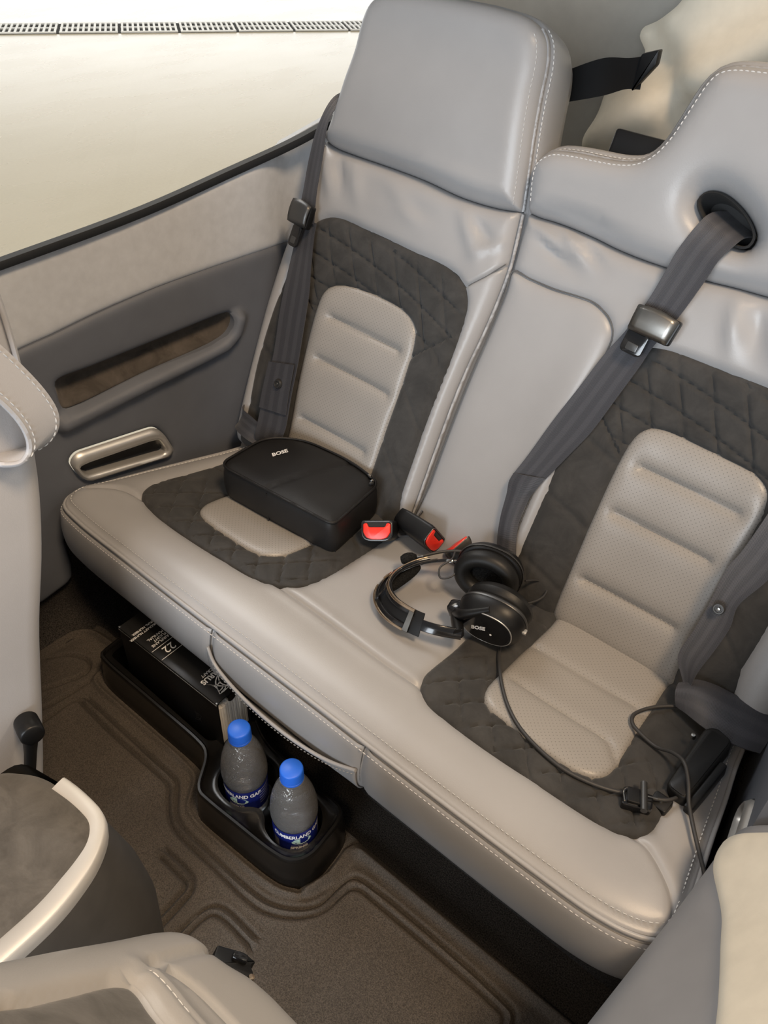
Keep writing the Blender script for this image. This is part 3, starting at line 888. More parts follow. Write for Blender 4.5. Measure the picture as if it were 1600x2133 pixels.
# ---- left seat back
lb = thing('rear_seat', (-.765, .80, .27), 'left rear seat back with tall rounded headrest and quilted suede panel', 'seat back')
cxL = -.765
hr_seamL = [(-.9475, .530), (-.93, .5235), (-.885, .5205), (-.826, .5195), (-.7444, .5165), (-.67, .5095), (-.611, .5105), (-.571, .5155)]
hrL = np.vstack([catmull(hr_seamL, False, 5), catmull([(-.571, .5155), (-.5765, .557), (-.585, .618), (-.590, .66), (-.5935, .695), (-.604, .722), (-.628, .7385), (-.68, .7455), (-.755, .747), (-.83, .7455), (-.877, .738), (-.899, .722), (-.9085, .698), (-.912, .66), (-.922, .62), (-.9345, .57), (-.9475, .530)], False, 6)[1:-1]])
yokeL = np.vstack([catmull(hr_seamL, False, 5)[::-1], catmull([(-.9475, .530), (-.953, .47), (-.964, .40), (-.971, .34), (-.9755, .26), (-.9765, .17), (-.974, .08), (-.968, -.02)], False, 6)[1:],
                   [(-.9, -.03), (-.7, -.03), (-.575, -.03)], catmull([(-.5715, -.02), (-.5715, .10), (-.571, .20), (-.5685, .285), (-.563, .35), (-.5605, .41), (-.5615, .445), (-.567, .485), (-.571, .5155)], False, 6)[:-1]])
sbL = catmull([(-.944, -.02), (-.947, .063), (-.955, .15), (-.951, .243), (-.941, .32), (-.9275, .388), (-.914, .409), (-.8904, .4225), (-.8627, .4265), (-.7914, .4225), (-.7155, .4175), (-.6627, .415), (-.632, .4095), (-.6115, .397), (-.5975, .3795), (-.5915, .355),
               (-.5895, .326), (-.5895, .2643), (-.592, .20), (-.5925, .1338), (-.5925, .0756), (-.591, -.02)], True, 5)
pbL = catmull([(-.851, -.02), (-.8546, .0569), (-.8604, .1131), (-.865, .1578), (-.8675, .1994), (-.869, .2431), (-.869, .2766), (-.866, .302), (-.8575, .317), (-.8409, .327), (-.8179, .3325), (-.7529, .3345), (-.7107, .3305), (-.686, .3225), (-.6705, .309), (-.6635, .2869), (-.6615, .2553), (-.6615, .2074), (-.6632, .1525), (-.6639, .0697), (-.665, -.02)], True, 5)
foldsL = [((-.93, .512), (-.90, .45), .004, .010), ((-.905, .515), (-.88, .46), -.004, .008), ((-.87, .512), (-.84, .45), .003, .012), ((-.66, .50), (-.60, .43), .004, .012), ((-.64, .49), (-.585, .46), -.003, .007),
          ((-.80, .50), (-.72, .455), .003, .014), ((-.62, .44), (-.575, .47), .003, .006), ((-.955, .50), (-.945, .43), -.003, .008), ((-.78, .48), (-.70, .47), -.002, .01)]
creaseL = np.array([(-.607, .3985), (-.585, .418), (-.562, .443)])
def Hyoke(cx, sus, folds, lines, holes=()):
    def H(P, d):
        w_ = bbase(P, cx) + rnd(d) + .004
        for f in folds: w_ += fold(P, *f)
        for s_ in sus:
            q_ = sdf(P, s_)
            w_ -= np.where(q_ > 0, .004 + .010 * (1 - np.exp(-q_ / .006)), .004 * np.exp(q_ / .005))
        for l in lines: w_ -= seamdip(P, l, .0055, .0020)
        return w_
    return H
full = np.vstack([yokeL[len(catmull(hr_seamL, False, 5)) - 1:], hrL[len(catmull(hr_seamL, False, 5)) - 1:]])
gusset('side_gusset', full, cxL, lb)
panel('yoke', yokeL, FB, Hyoke(cxL, [sbL], foldsL, [creaseL]), M_leather, lb, grid=.0075, skirt=.01, guides=[creaseL], goff=(0, .0018, .004, .007))
def Hhead(cx, folds=(), hole=None):
    def H(P, d):
        w_ = bbase(P, cx) + rnd(d, .030) * .95 + .012 + .004 * np.exp(-((P[:, 1] - .62) / .07) ** 2)
        for f in folds: w_ += fold(P, *f)
        if hole is not None:
            q_ = -sdf(P, hole)
            w_ -= .014 * np.exp(-np.maximum(q_, 0) / .018)
        return w_
    return H
hlf = [((-.87, .527), (-.70, .52), -.003, .006), ((-.72, .535), (-.60, .53), .002, .010)]
panel('headrest', hrL, FB, Hhead(cxL, hlf), M_leather, lb, grid=.009, rings=(.0008, .0022, .0045, .008, .013, .020), skirt=.02)
def Hsb(cx, pb, sgn):
    def H(P, d):
        w_ = bbase(P, cx) + .0045 * (1 - np.exp(-d / .008)) - .005 * np.exp(-d / .0035) - quilt_back(P, cx, d, sgn)
        q_ = sdf(P, pb)
        return w_ - np.where(q_ > 0, .004 + .010 * (1 - np.exp(-q_ / .006)), .004 * np.exp(q_ / .005))
    return H
panel('suede_panel', sbL, FB, Hsb(cxL, pbL, 1), M_suede, lb, grid=.0036, skirt=.004)
def Hpb(cx, lines):
    def H(P, d):
        w_ = bbase(P, cx) + .008 * (1 - np.exp(-d / .012)) - .005 * np.exp(-d / .003)
        for l in lines:
            q_ = seg_dist(P, l)
            w_ -= .0055 * np.exp(-(q_ / .0045) ** 2) + .0035 * np.exp(-(q_ / .014) ** 2)
        return w_
    return H
stL = [np.array(l) for l in ([(-.8351, .2735), (-.6897, .2690)], [(-.8372, .202), (-.6853, .1985)], [(-.835, .095), (-.6946, .0945)])]
panel('perforated_panel', pbL, FB, Hpb(cxL, stL), M_perf, lb, grid=.005, skirt=.004)
def back_stitch(lines, H, parent, name='panel_stitching', **kw):
    for l in lines:
        L = resample(l, ds=.003); w_ = H(L, np.full(len(L), .03))
        stitches(name, FB(L[:, 0], L[:, 1], w_), np.tile(NB, (len(L), 1)), M_thread, parent, wdt=.0014, lift=.0012, **kw)
back_stitch(stL, Hpb(cxL, stL), lb)
# piping down the inner edge and round the headrest, with its two rows of stitches
def headrest_trim(outline, i0, i1, cx, parent, H):
    o = ccw(outline); N = inward(o); seg_ = [i % len(o) for i in range(i0, i1)]
    P = o[seg_]; n2 = N[seg_]
    wE = H(P, np.zeros(len(P)))
    tube('headrest_piping', FB(P[:, 0], P[:, 1], wE + .001)[::2], .0024, M_leather, parent, sides=6)
    Q = P + n2 * .008; wq = H(Q, np.full(len(Q), .008))
    nr = FB(Q[:, 0] - n2[:, 0], Q[:, 1] - n2[:, 1], wq + .9) - FB(Q[:, 0], Q[:, 1], wq)
    stitches('headrest_stitching', FB(Q[:, 0], Q[:, 1], wq), nr, M_thread, parent)
    Q = P - n2 * .0045; wq = wE - .007
    nr = FB(Q[:, 0] - n2[:, 0], Q[:, 1] - n2[:, 1], wq + .1) - FB(Q[:, 0], Q[:, 1], wq)
    stitches('headrest_stitching', FB(Q[:, 0], Q[:, 1], wq), nr, M_thread, parent)
hrLc = resample(hrL, ds=.004, closed=True)
hrLc = ccw(hrLc)
ia = np.argmin(np.hypot(hrLc[:, 0] + .571, hrLc[:, 1] - .517)); ib = np.argmin(np.hypot(hrLc[:, 0] + .62, hrLc[:, 1] - .735))
if ib < ia: ib += len(hrLc)
headrest_trim(hrLc, ia, ib, cxL, lb, Hhead(cxL, hlf))
gp = catmull([(-.5715, .03), (-.5715, .10), (-.571, .20), (-.5685, .285), (-.563, .35), (-.5605, .41), (-.5615, .445), (-.567, .485), (-.571, .513)], False, 4)
tube('edge_piping', FB(gp[:, 0] + .0035, gp[:, 1], bbase(gp, cxL) - .0105), .0026, M_leather, lb, sides=6)

# ---- right seat back (wider: covers the middle and right places)
rb = thing('rear_seat', (-.28, .80, .27), 'wide right rear seat back with belt slot, plain middle panel and stepped headrest', 'seat back')
cxR = -.205
hr_seamR = [(-.5595, .5178), (-.5427, .5161), (-.5177, .5165), (-.4833, .515), (-.4543, .5125), (-.4201, .508), (-.3828, .5055), (-.345, .505), (-.2919, .505), (-.2628, .507), (-.2187, .509), (-.15, .513), (-.07, .52), (.004, .53)]
topR = [(-.5595, .5178), (-.565, .541), (-.5685, .566), (-.566, .582), (-.5466, .5985), (-.5192, .604), (-.4775, .6064), (-.4509, .6085), (-.4268, .6145), (-.4118, .626), (-.4002, .645), (-.3918, .6703), (-.3856, .692), (-.3803, .708), (-.372, .7215), (-.357, .730), (-.3155, .7348),
        (-.21, .738), (-.11, .735), (-.075, .725), (-.062, .70), (-.052, .64), (-.03, .58), (.004, .53)]
hrR = np.vstack([catmull(hr_seamR, False, 5), catmull(topR, False, 5)[::-1][1:-1]])
yokeR = np.vstack([catmull(hr_seamR, False, 5)[::-1], catmull([(-.5595, .5178), (-.557, .485), (-.5535, .445), (-.5525, .41), (-.5555, .35), (-.5605, .285), (-.5635, .20), (-.5645, .10), (-.5645, -.02)], False, 6)[1:], [(-.4, -.03), (-.2, -.03), (-.02, -.03)],
                   catmull([(.008, -.02), (.010, .10), (.012, .25), (.010, .40), (.004, .53)], False, 6)[:-1]])
hole = catmull([(-.338, .5875), (-.332, .598), (-.3156, .6012), (-.2902, .593), (-.2688, .5785), (-.2595, .566), (-.2625, .5545), (-.2755, .552), (-.3065, .561), (-.327, .573)], True, 5)
cenR = catmull([(-.558, -.02), (-.558, .10), (-.557, .20), (-.554, .285), (-.549, .35), (-.5465, .41), (-.5475, .438), (-.5175, .4365), (-.4785, .4345), (-.4427, .4362), (-.4206, .4362), (-.4024, .431), (-.3865, .422), (-.3755, .408), (-.373, .385), (-.378, .34), (-.386, .28), (-.391, .20), (-.393, .1), (-.393, -.02)], True, 4)
sbR = catmull([(-.3785, -.02), (-.3783, .0425), (-.3781, .089), (-.3774, .1275), (-.3772, .1719), (-.377, .2151), (-.3755, .2659), (-.3705, .3041), (-.3645, .3418), (-.3575, .3694), (-.344, .3928), (-.3243, .408), (-.3027, .4131), (-.2424, .4135), (-.1727, .413), (-.11, .4115), (-.08, .405), (-.062, .390), (-.052, .36), (-.047, .30), (-.0437, .22), (-.0437, .138), (-.0451, .0868), (-.0451, -.02)], True, 5)
pbR = catmull([(-.3, -.02), (-.3006, -.0009), (-.3018, .0287), (-.3028, .0902), (-.3035, .1616), (-.3028, .2287), (-.3008, .264), (-.2986, .283), (-.2935, .300), (-.2846, .3105), (-.2702, .3165), (-.2548, .3182), (-.2162, .3165), (-.1765, .3145), (-.148, .3125), (-.1295, .3075), (-.1165, .297), (-.110, .2765), (-.109, .24), (-.111, .15), (-.115, .05), (-.117, -.02)], True, 5)
foldsR = [((-.54, .505), (-.47, .478), .004, .008), ((-.53, .492), (-.46, .465), -.004, .008), ((-.50, .512), (-.44, .475), .004, .007), ((-.47, .508), (-.42, .48), -.003, .006), ((-.25, .50), (-.225, .43), .004, .010), ((-.22, .50), (-.20, .44), -.004, .010), ((-.19, .495), (-.17, .43), .004, .010), ((-.36, .49), (-.30, .46), .003, .012)]
gusset('side_gusset', np.vstack([yokeR[len(catmull(hr_seamR, False, 5)) - 1:], hrR[::1][len(catmull(hr_seamR, False, 5)) - 1:]]), cxR, rb, k=2.0)
panel('yoke', yokeR, FB, Hyoke(cxR, [sbR, cenR], foldsR, []), M_leather, rb, grid=.0075, skirt=.01)
HR_ = Hhead(cxR, [((-.53, .535), (-.40, .525), -.003, .008)], hole)
panel('headrest', hrR, FB, HR_, M_leather, rb, grid=.009, rings=(.0008, .0022, .0045, .008, .013, .020), holes=[hole], skirt=.02)
panel('middle_panel', cenR, FB, lambda P, d: bbase(P, cxR) + .008 * (1 - np.exp(-d / .012)) - .005 * np.exp(-d / .003), M_leather, rb, grid=.009, skirt=.004)
panel('suede_panel', sbR, FB, Hsb(cxR, pbR, 1), M_suede, rb, grid=.0036, skirt=.004)
stR = [np.array(l) for l in ([(-.2717, .2602), (-.1373, .2575)], [(-.2776, .1888), (-.1431, .1862)], [(-.2793, .0826), (-.1426, .0838)])]
panel('perforated_panel', pbR, FB, Hpb(cxR, stR), M_perf, rb, grid=.005, skirt=.004)
back_stitch(stR, Hpb(cxR, stR), rb)
hrRc = ccw(resample(hrR, ds=.004, closed=True))
ib = np.argmin(np.hypot(hrRc[:, 0] + .5595, hrRc[:, 1] - .519)); ia = np.argmin(np.hypot(hrRc[:, 0] + .20, hrRc[:, 1] - .738))
if ib < ia: ib += len(hrRc)
headrest_trim(hrRc, ia, ib, cxR, rb, HR_)
# oval belt slot: a black lined throat behind the leather
hc = ccw(resample(hole, n=40, closed=True)); hN = inward(hc); wl_ = bbase(hc, cxR)
rows = [FB(hc[:, 0] - hN[:, 0] * .002, hc[:, 1] - hN[:, 1] * .002, wl_ - .006), FB(hc[:, 0] + hN[:, 0] * .0005, hc[:, 1] + hN[:, 1] * .0005, wl_ - .003), FB(hc[:, 0] + hN[:, 0] * .002, hc[:, 1] + hN[:, 1] * .002, wl_ - .008), FB(hc[:, 0] + hN[:, 0] * .004, hc[:, 1] + hN[:, 1] * .004, wl_ - .06)]
grid_mesh('belt_slot', rows, M_pit, rb, closed=True, uv=False)
panel('belt_slot_floor', hole, FB, lambda P, d: bbase(P, cxR) - .055, M_pit, rb, grid=.02, rings=(), skirt=0)

# dark sewn seams round the middle panel and across the yoke corner
ce_ = resample(cenR, ds=.006, closed=True); ce_ = ce_[ce_[:, 1] > .015]
k_ = np.argmax(np.linalg.norm(np.diff(np.vstack([ce_, ce_[:1]]), axis=0), axis=1)); ce_ = np.roll(ce_, -(k_ + 1), 0)
tube('panel_seam', FB(ce_[:, 0], ce_[:, 1], bbase(ce_, cxR) + .0005), .0011, M_seam, rb, sides=5, curve=False)
cl_ = resample(creaseL, ds=.005); tube('panel_seam', FB(cl_[:, 0], cl_[:, 1], Hyoke(cxL, [sbL], foldsL, [creaseL])(cl_, np.full(len(cl_), .03)) + .0004), .0009, M_seam, lb, sides=5, curve=False)
# ------------------------------------------------------------------ seat belts
def edge3(L, dz=0.0):
    A = np.array(L, float); return FB(A[:, 0], A[:, 1], A[:, 2] + dz)
def stud(name, c, n, parent, r=.008):
    M = frame(c, n)
    o = lathe(name, [(0.0001, .004), (.0025, .004), (.003, .0028), (r * .55, .0028), (r * .62, .004), (r * .85, .004), (r, .002), (r, -.001)], M_darksatin, parent, M=M, seg=20)
    lathe('rivet', [(0.0001, .0048), (.0018, .0046), (.0022, .0038)], M_steel, o, M=M, seg=12)
    return o
def latch_plate(parent, corners, w_, thick=.012, metal=None):
    """belt adjuster housing: bowed metal cover over a black body"""
    c = np.array(corners); ctr = c.mean(0)
    base = FB(c[:, 0], c[:, 1], w_); ctr3 = base.mean(0)
    x = base[1] - base[0]; x /= np.linalg.norm(x)
    y = base[0] - base[3]; y -= x * (y @ x); y /= np.linalg.norm(y); z = np.cross(x, y)
    if z @ NB < 0: z = -z
    M = Matrix(((x[0], y[0], z[0], ctr3[0]), (x[1], y[1], z[1], ctr3[1]), (x[2], y[2], z[2], ctr3[2]), (0, 0, 0, 1)))
    loc = [(float((b - ctr3) @ x), float((b - ctr3) @ y)) for b in base]
    body = prism('latch_body', rounded(loc, .004), -thick, 0, M_blackplastic, parent, M=M, bevel=.002)
    w2 = [np.array(l) * .93 for l in loc]
    rows = []
    for t in np.linspace(0, 1, 7):
        a = w2[0] * (1 - t) + w2[1] * t; b = w2[3] * (1 - t) + w2[2] * t
        bow = .010 * (1 - (2 * t - 1) ** 2)
        a = a + np.array([0, bow * .35])
        rows.append([tuple(M @ Vector((*(a * (1 - s) + b * s), .0005 + .003 * (1 - (2 * s - 1) ** 2) + .002 * (1 - (2 * t - 1) ** 2)))) for s in np.linspace(0, 1, 6)])
    grid_mesh('latch_cover', rows, metal or M_satin, parent, thick=.002)
    return M, loc
def tongue(parent, c, M, sz=(.026, .034)):
    o = prism('latch_tongue', rounded([(c[0] - sz[0] / 2, c[1]), (c[0] - sz[0] / 2, c[1] - sz[1]), (c[0] + sz[0] / 2, c[1] - sz[1]), (c[0] + sz[0] / 2, c[1])], .007), -.008, -.002, M_glossblack, parent, M=M, bevel=.0015)
    prism('tongue_slot', rounded([(c[0] - sz[0] * .26, c[1] - sz[1] * .86), (c[0] + sz[0] * .26, c[1] - sz[1] * .86), (c[0] + sz[0] * .26, c[1] - sz[1] * .55), (c[0] - sz[0] * .26, c[1] - sz[1] * .55)], .002), -.003, -.0012, M_darksatin, o, M=M, bevel=.0006)
    return o

# left belt
b1 = thing('seat_belt', (-.93, .81, .30), 'slack grey seat belt hanging beside the left headrest, nearest the window', 'seat belt', 'rear seat belts')
upL = [(-.900, .640, -.05), (-.917, .612, .000), (-.9313, .5916, .030), (-.9432, .5454, .036), (-.9452, .4954, .034), (-.9395, .4447, .034), (-.9365, .4072, .034)]
upR = [(-.905, .655, -.06), (-.913, .620, -.012), (-.9208, .5902, .020), (-.929, .5565, .030), (-.9221, .5008, .030), (-.911, .4442, .034), (-.9000, .4025, .034)]
ribbon('shoulder_strap', edge3(upL), edge3(upR), M_belt, b1)
lwL = [(-.9355, .410, .030), (-.9284, .3533, .034), (-.9242, .3001, .036), (-.9195, .2508, .036), (-.9100, .1974, .037), (-.9035, .1681, .041), (-.8998, .1187, .044), (-.8952, .0671, .046), (-.8929, .0400, .046), (-.895, .020, .030)]
lwR = [(-.8990, .405, .030), (-.8941, .3857, .033), (-.8811, .3374, .035), (-.8703, .3004, .036), (-.8587, .2321, .037), (-.8487, .1849, .041), (-.8414, .1324, .044), (-.8328, .0791, .046), (-.8339, .0573, .046), (-.838, .030, .030)]
ribbon('lap_strap', edge3(lwL), edge3(lwR), M_belt, b1, bow=.0015)
# doubled-back end of the strap with its tuck, and the loop down to the wall anchor
ribbon('strap_end', edge3([(-.9055, .170, .047), (-.902, .12, .048), (-.899, .09, .048)]), edge3([(-.851, .184, .047), (-.8435, .13, .048), (-.838, .10, .048)]), M_belt, b1)
ribbon('anchor_loop', edge3([(-.893, .060, .040), (-.915, .066, .043), (-.9445, .0684, .036), (-.962, .074, .012)]), edge3([(-.884, .022, .040), (-.915, .026, .046), (-.950, .030, .036), (-.966, .036, .010)]), M_belt, b1, bow=.004)
Mq, lc = latch_plate(b1, [(-.9425, .4320), (-.8991, .428), (-.901, .3914), (-.9433, .395)], .050, metal=M_darksatin)
tongue(b1, (.003, -.016), Mq, (.020, .036))
stud('strap_stud', FB(-.8704, .1433, .050), NB, b1)
# middle belt through the slot
b2 = thing('seat_belt', (-.40, .80, .30), 'grey seat belt emerging from the oval slot and crossing the middle panel', 'seat belt', 'rear seat belts')
ribbon('shoulder_strap', edge3([(-.314, .590, -.03), (-.3185, .580, .012), (-.3214, .5682, .030), (-.3331, .5247, .036), (-.3363, .501, .035), (-.3434, .4578, .034), (-.3541, .4188, .033), (-.3688, .3818, .032), (-.3835, .3306, .032), (-.3998, .2773, .032), (-.4157, .2132, .034), (-.4251, .1805, .036)]),
       edge3([(-.268, .572, -.03), (-.271, .562, .012), (-.2726, .5521, .028), (-.2814, .5289, .036), (-.2855, .5078, .035), (-.2984, .4543, .034), (-.314, .4089, .033), (-.3187, .3853, .032), (-.3312, .3337, .032), (-.3449, .2795, .032), (-.3595, .242, .033), (-.3780, .195, .034)]), M_belt, b2, bow=.001)
ribbon('lap_strap', edge3([(-.4245, .184, .036), (-.4262, .170, .037), (-.4232, .1531, .036), (-.4193, .1147, .034), (-.4113, .0799, .032), (-.398, .0443, .030), (-.392, .01, .01)]),
       edge3([(-.379, .196, .035), (-.386, .174, .032), (-.390, .1623, .030), (-.3916, .1228, .030), (-.3865, .098, .030), (-.3692, .0536, .028), (-.360, .02, .01)]), M_belt, b2, bow=-.004)
Mq, lc = latch_plate(b2, [(-.3485, .4545), (-.2885, .4495), (-.2934, .4169), (-.3505, .4210)], .048)
tongue(b2, (-.012, -.012), Mq, (.030, .032))
# right belt
b3 = thing('seat_belt', (-.08, .80, .29), 'grey seat belt looping down the outer side of the right seat', 'seat belt', 'rear seat belts')
ribbon('lap_strap', edge3([(-.098, .36, .030), (-.101, .32, .034), (-.103, .2795, .038), (-.1098, .2221, .040), (-.1154, .1975, .042), (-.1145, .1503, .044), (-.1163, .1053, .046), (-.1193, .0763, .047), (-.1171, .0628, .046), (-.1020, .0400, .040), (-.090, .022, .034)]),
       edge3([(-.052, .36, .030), (-.056, .31, .034), (-.0608, .255, .038), (-.069, .2050, .040), (-.0841, .1600, .042), (-.0804, .1328, .044), (-.0837, .0956, .046), (-.0881, .0665, .047), (-.0890, .0480, .046), (-.0870, .0330, .042), (-.078, .02, .034)]), M_belt, b3, bow=.003)
ribbon('anchor_loop', [(-.104, .770, .303), (-.0879, .7790, .3150), (-.066, .785, .3175), (-.0449, .7892, .3150), (-.018, .797, .310), (.014, .808, .300)],
       [(-.092, .742, .292), (-.0763, .7341, .2990), (-.0525, .7250, .3040), (-.0294, .7241, .3040), (-.004, .732, .300), (.016, .745, .293)], M_belt, b3, bow=.006)
stud('strap_stud', FB(-.1011, .1493, .050), NB, b3, r=.0075)
# strap running aft from the left headrest to the bulkhead anchor
def AY(u, v, y):   # points at a given distance aft
    return (u, y, v)
b4 = thing('harness_strap', (-.62, 1.25, .82), 'black webbing strap stretched behind the headrests to the aft wall', 'strap')
ribbon('webbing', [(-.632, 1.16, .870), (-.585, 1.20, .892), (-.563, 1.24, .890), (-.548, 1.26, .893)], [(-.620, 1.16, .833), (-.575, 1.20, .845), (-.560, 1.24, .850), (-.548, 1.26, .848)], plain('black_webbing', (.007, .007, .0075), .8, spec=.2), b4)
prism('anchor_plate', rounded([(-.555, .846), (-.527, .885), (-.527, .905), (-.552, .896)], .003), 1.247, 1.262, M_blackplastic, b4, M=Matrix(((1, 0, 0, 0), (0, 0, 1, 0), (0, 1, 0, 0), (0, 0, 0, 1))), bevel=.002)
# latch block on top of the wide back
lk = thing('seatback_latch', (-.455, 1.08, .80), 'black plastic latch block on top of the wide seat back', 'latch')
Ml = frame(FB(-.462, .640, -.075), (0, ST, CT), (1, 0, -.12))
prism('latch_block', rounded([(-.045, -.022), (.045, -.022), (.045, .022), (-.045, .022)], .006), -.03, .016, M_blackplastic, lk, M=Ml, bevel=.004)
prism('latch_button', rounded([(.022, -.012), (.040, -.012), (.040, .012), (.022, .012)], .003), .012, .0185, M_glossblack, lk, M=Ml, bevel=.001)
# ------------------------------------------------------------------ buckles
def buckle(label, face, axis, side, strap):
    """axis points out of the red end face; side is the direction of its width"""
    t = thing('belt_buckle', tuple(Vector(face) - Vector(axis).normalized() * .03), label, 'buckle', 'red button buckles')
    M = frame(face, axis, side) @ Matrix.Scale(1.25, 4)
    rows = []
    for z_, sx, sy in ((-.058, .013, .0085), (-.056, .0155, .0105), (-.045, .0175, .0118), (-.02, .0195, .0128), (-.004, .0205, .0132), (0, .0198, .0126)):
        p = rounded([(-sx, -sy), (sx, -sy), (sx, sy), (-sx, sy)], [sy * .95, sy * .95, sy * .35, sy * .35], 5)
        rows.append([tuple(M @ Vector((a, b, z_))) for a, b in p])
    bd = grid_mesh('buckle_body', rows, M_blackplastic, t, closed=True, caps=True, smooth=50, uv=False)
    rim = rounded([(-.0185, -.0112), (.0185, -.0112), (.0185, .0112), (-.0185, .0112)], [.0105, .0105, .004, .004], 6)
    tube('buckle_rim', [tuple(M @ Vector((a, b, .0002))) for a, b in rim], .0011, M_darksatin, t, sides=6, curve=False, closed=True)
    # red button with the notch for the tongue
    bt = [(-.0172, .0088), (-.0172, -.002), (-.013, -.0085), (-.006, -.0105), (.006, -.0105), (.013, -.0085), (.0172, -.002), (.0172, .0088), (.0125, .0098), (.0105, .0045), (-.0105, .0045), (-.0125, .0098)]
    prism('release_button', rounded(bt, .002, 3), -.004, .0022, M_red, t, M=M, bevel=.0012)
    prism('tongue_slot', rounded([(-.0098, .0052), (.0098, .0052), (.0112, .0098), (-.0112, .0098)], .001), -.006, .0004, M_pit, t, M=M)
    if strap:
        ribbon('buckle_strap', strap[0], strap[1], M_belt, t, thick=.002)
    return t
buckle('red button buckle lying against the black bag, its red face up front', (-.5735, .716, .3195), (.22, -.72, .62), (.86, .48, .2), ([(-.572, .752, .300), (-.56, .79, .287), (-.555, .83, .28)], [(-.555, .748, .298), (-.543, .785, .286), (-.538, .825, .28)]))
buckle('red button buckle standing between the bag and the headset, red end turned right', (-.500, .762, .3130), (.95, -.14, .05), (-.05, .55, -.83), ([(-.548, .775, .315), (-.57, .80, .29), (-.572, .83, .28)], [(-.545, .790, .33), (-.556, .815, .30), (-.556, .84, .28)]))
buckle('red button buckle half hidden behind the headset, dark side showing', (-.4725, .789, .3060), (-.62, -.08, .50), (.30, .85, .45), None)

# ------------------------------------------------------------------ headset case
bag = thing('headset_case', (-.725, .715, .283), 'black soft zippered headset case lying on the left seat', 'bag')
def bagloop(z, inset, bulge=0.0):
    P = rounded([(-.826, .640), (-.6085, .656), (-.631, .782), (-.70, .796), (-.795, .786), (-.838, .745)], [.022, .014, .02, .05, .05, .03], 6)
    P = P - np.array([-.722, .716]); P = P * np.array([1.06, 1.07]) + np.array([-.7255, .7175])
    P = resample(ccw(P), n=120, closed=True); N = inward(P)
    P = P + N * (inset - bulge)
    P = np.roll(P, -np.argmin(P[:, 0] + P[:, 1]), 0)
    return np.column_stack([P, np.full(120, 0.) + z])
def bz(P, h):   # the case rests on the cushion slope
    Q = np.array(P); Q[:, 2] = .2985 - SL * (Q[:, 1] - .60) + h - .006; return Q
prof_b = [(.000, .010), (.002, .003), (.012, -.001), (.030, -.003), (.050, -.002), (.060, .0), (.0625, .0012)]
grid_mesh('case_wall', [bz(bagloop(0, i), h) for h, i in prof_b], M_nylon, bag, closed=True, uv=False)
zr = bagloop(0, .001)
grid_mesh('zip_tape', [bz(bagloop(0, i), h) for h, i in ((.0615, .0012), (.0630, .0), (.0645, .0012))], M_blackplastic, bag, closed=True, uv=False)
tube('piping', bz(bagloop(0, .0005), .0665), .0022, M_nylon, bag, sides=6, curve=False, closed=True)
topo = bagloop(0, .003)[:, :2]
def Htb(P, d):
    x, y = P[:, 0], P[:, 1]
    flap = -.0022 * np.exp(-(((x + .722) - .25 * (y - .72)) / .004) ** 2)          # seam across the lid
    return .0655 + .0045 * (1 - np.exp(-d / .010)) + .001 * np.exp(-((x + .73) / .07) ** 2 - ((y - .72) / .05) ** 2) + flap + .0015 * np.sin(x * 40 + y * 25) * (1 - np.exp(-d / .02)) + np.where((x + .722) - .25 * (y - .72) > 0, -.0015, 0)
panel('lid', topo, lambda x, y, w_: np.stack([x, y, .2985 - SL * (y - .60) - .006 + w_], -1), Htb, M_nylon, bag, grid=.006, skirt=.006)
# vertical corner seams and the front pocket seam
for px_, py_ in ((-.735, .6445), (-.6085, .662)):
    tube('seam_piping', [(px_, py_ + .004 - .0055, .2985 - SL * (py_ - .6) - .006 + h) for h in (.004, .02, .04, .06)], .0012, M_nylon, bag, sides=5)
# zip pulls: small dark beads of chain at the back corner
for k, (x_, y_) in enumerate([(-.653, .789), (-.647, .786), (-.641, .783), (-.636, .777), (-.6335, .770), (-.650, .792)]):
    c_ = (x_, y_, .2985 - SL * (y_ - .6) + .064 + .003 * math.sin(k * 2))
    lathe('zip_pull_link', [(.0012, -.0018), (.003, -.001), (.003, .001), (.0012, .0018), (.0008, 0), (.0012, -.0018)], M_darksatin, bag, M=frame(c_, (math.sin(k), math.cos(k * 1.7), .5)), seg=10)
# side loop on the left end
ribbon('side_loop', [(-.842, .735, .285), (-.853, .728, .305), (-.848, .722, .335)], [(-.834, .70, .285), (-.846, .69, .305), (-.84, .69, .335)], M_nylon, bag, thick=.003)
# printed logo on the lid: letters read from the aft side
zl = .2985 - SL * (.715 - .60) - .006 + .0795
def lid_z(x, y):
    return float(.2985 - SL * (y - .60) - .006 + Htb(np.array([[x, y]]), np.array([.03]))[0])
def on_lid(o, lift=.0008):
    for v in o.data.vertices:
        p = v.co + ORG[o.name]; v.co.z = lid_z(p.x, p.y) + lift - ORG[o.name].z
la = Vector((.62, .78, 0)).normalized()
Mt = frame((-.797, .7135, zl), (0, 0, 1), (.25, .97, 0))
on_lid(text('printed_logo', 'BOSE', .0125, Mt, M_white, bag, extrude=0, sx=1.0, shear=.35, bold=.0004))
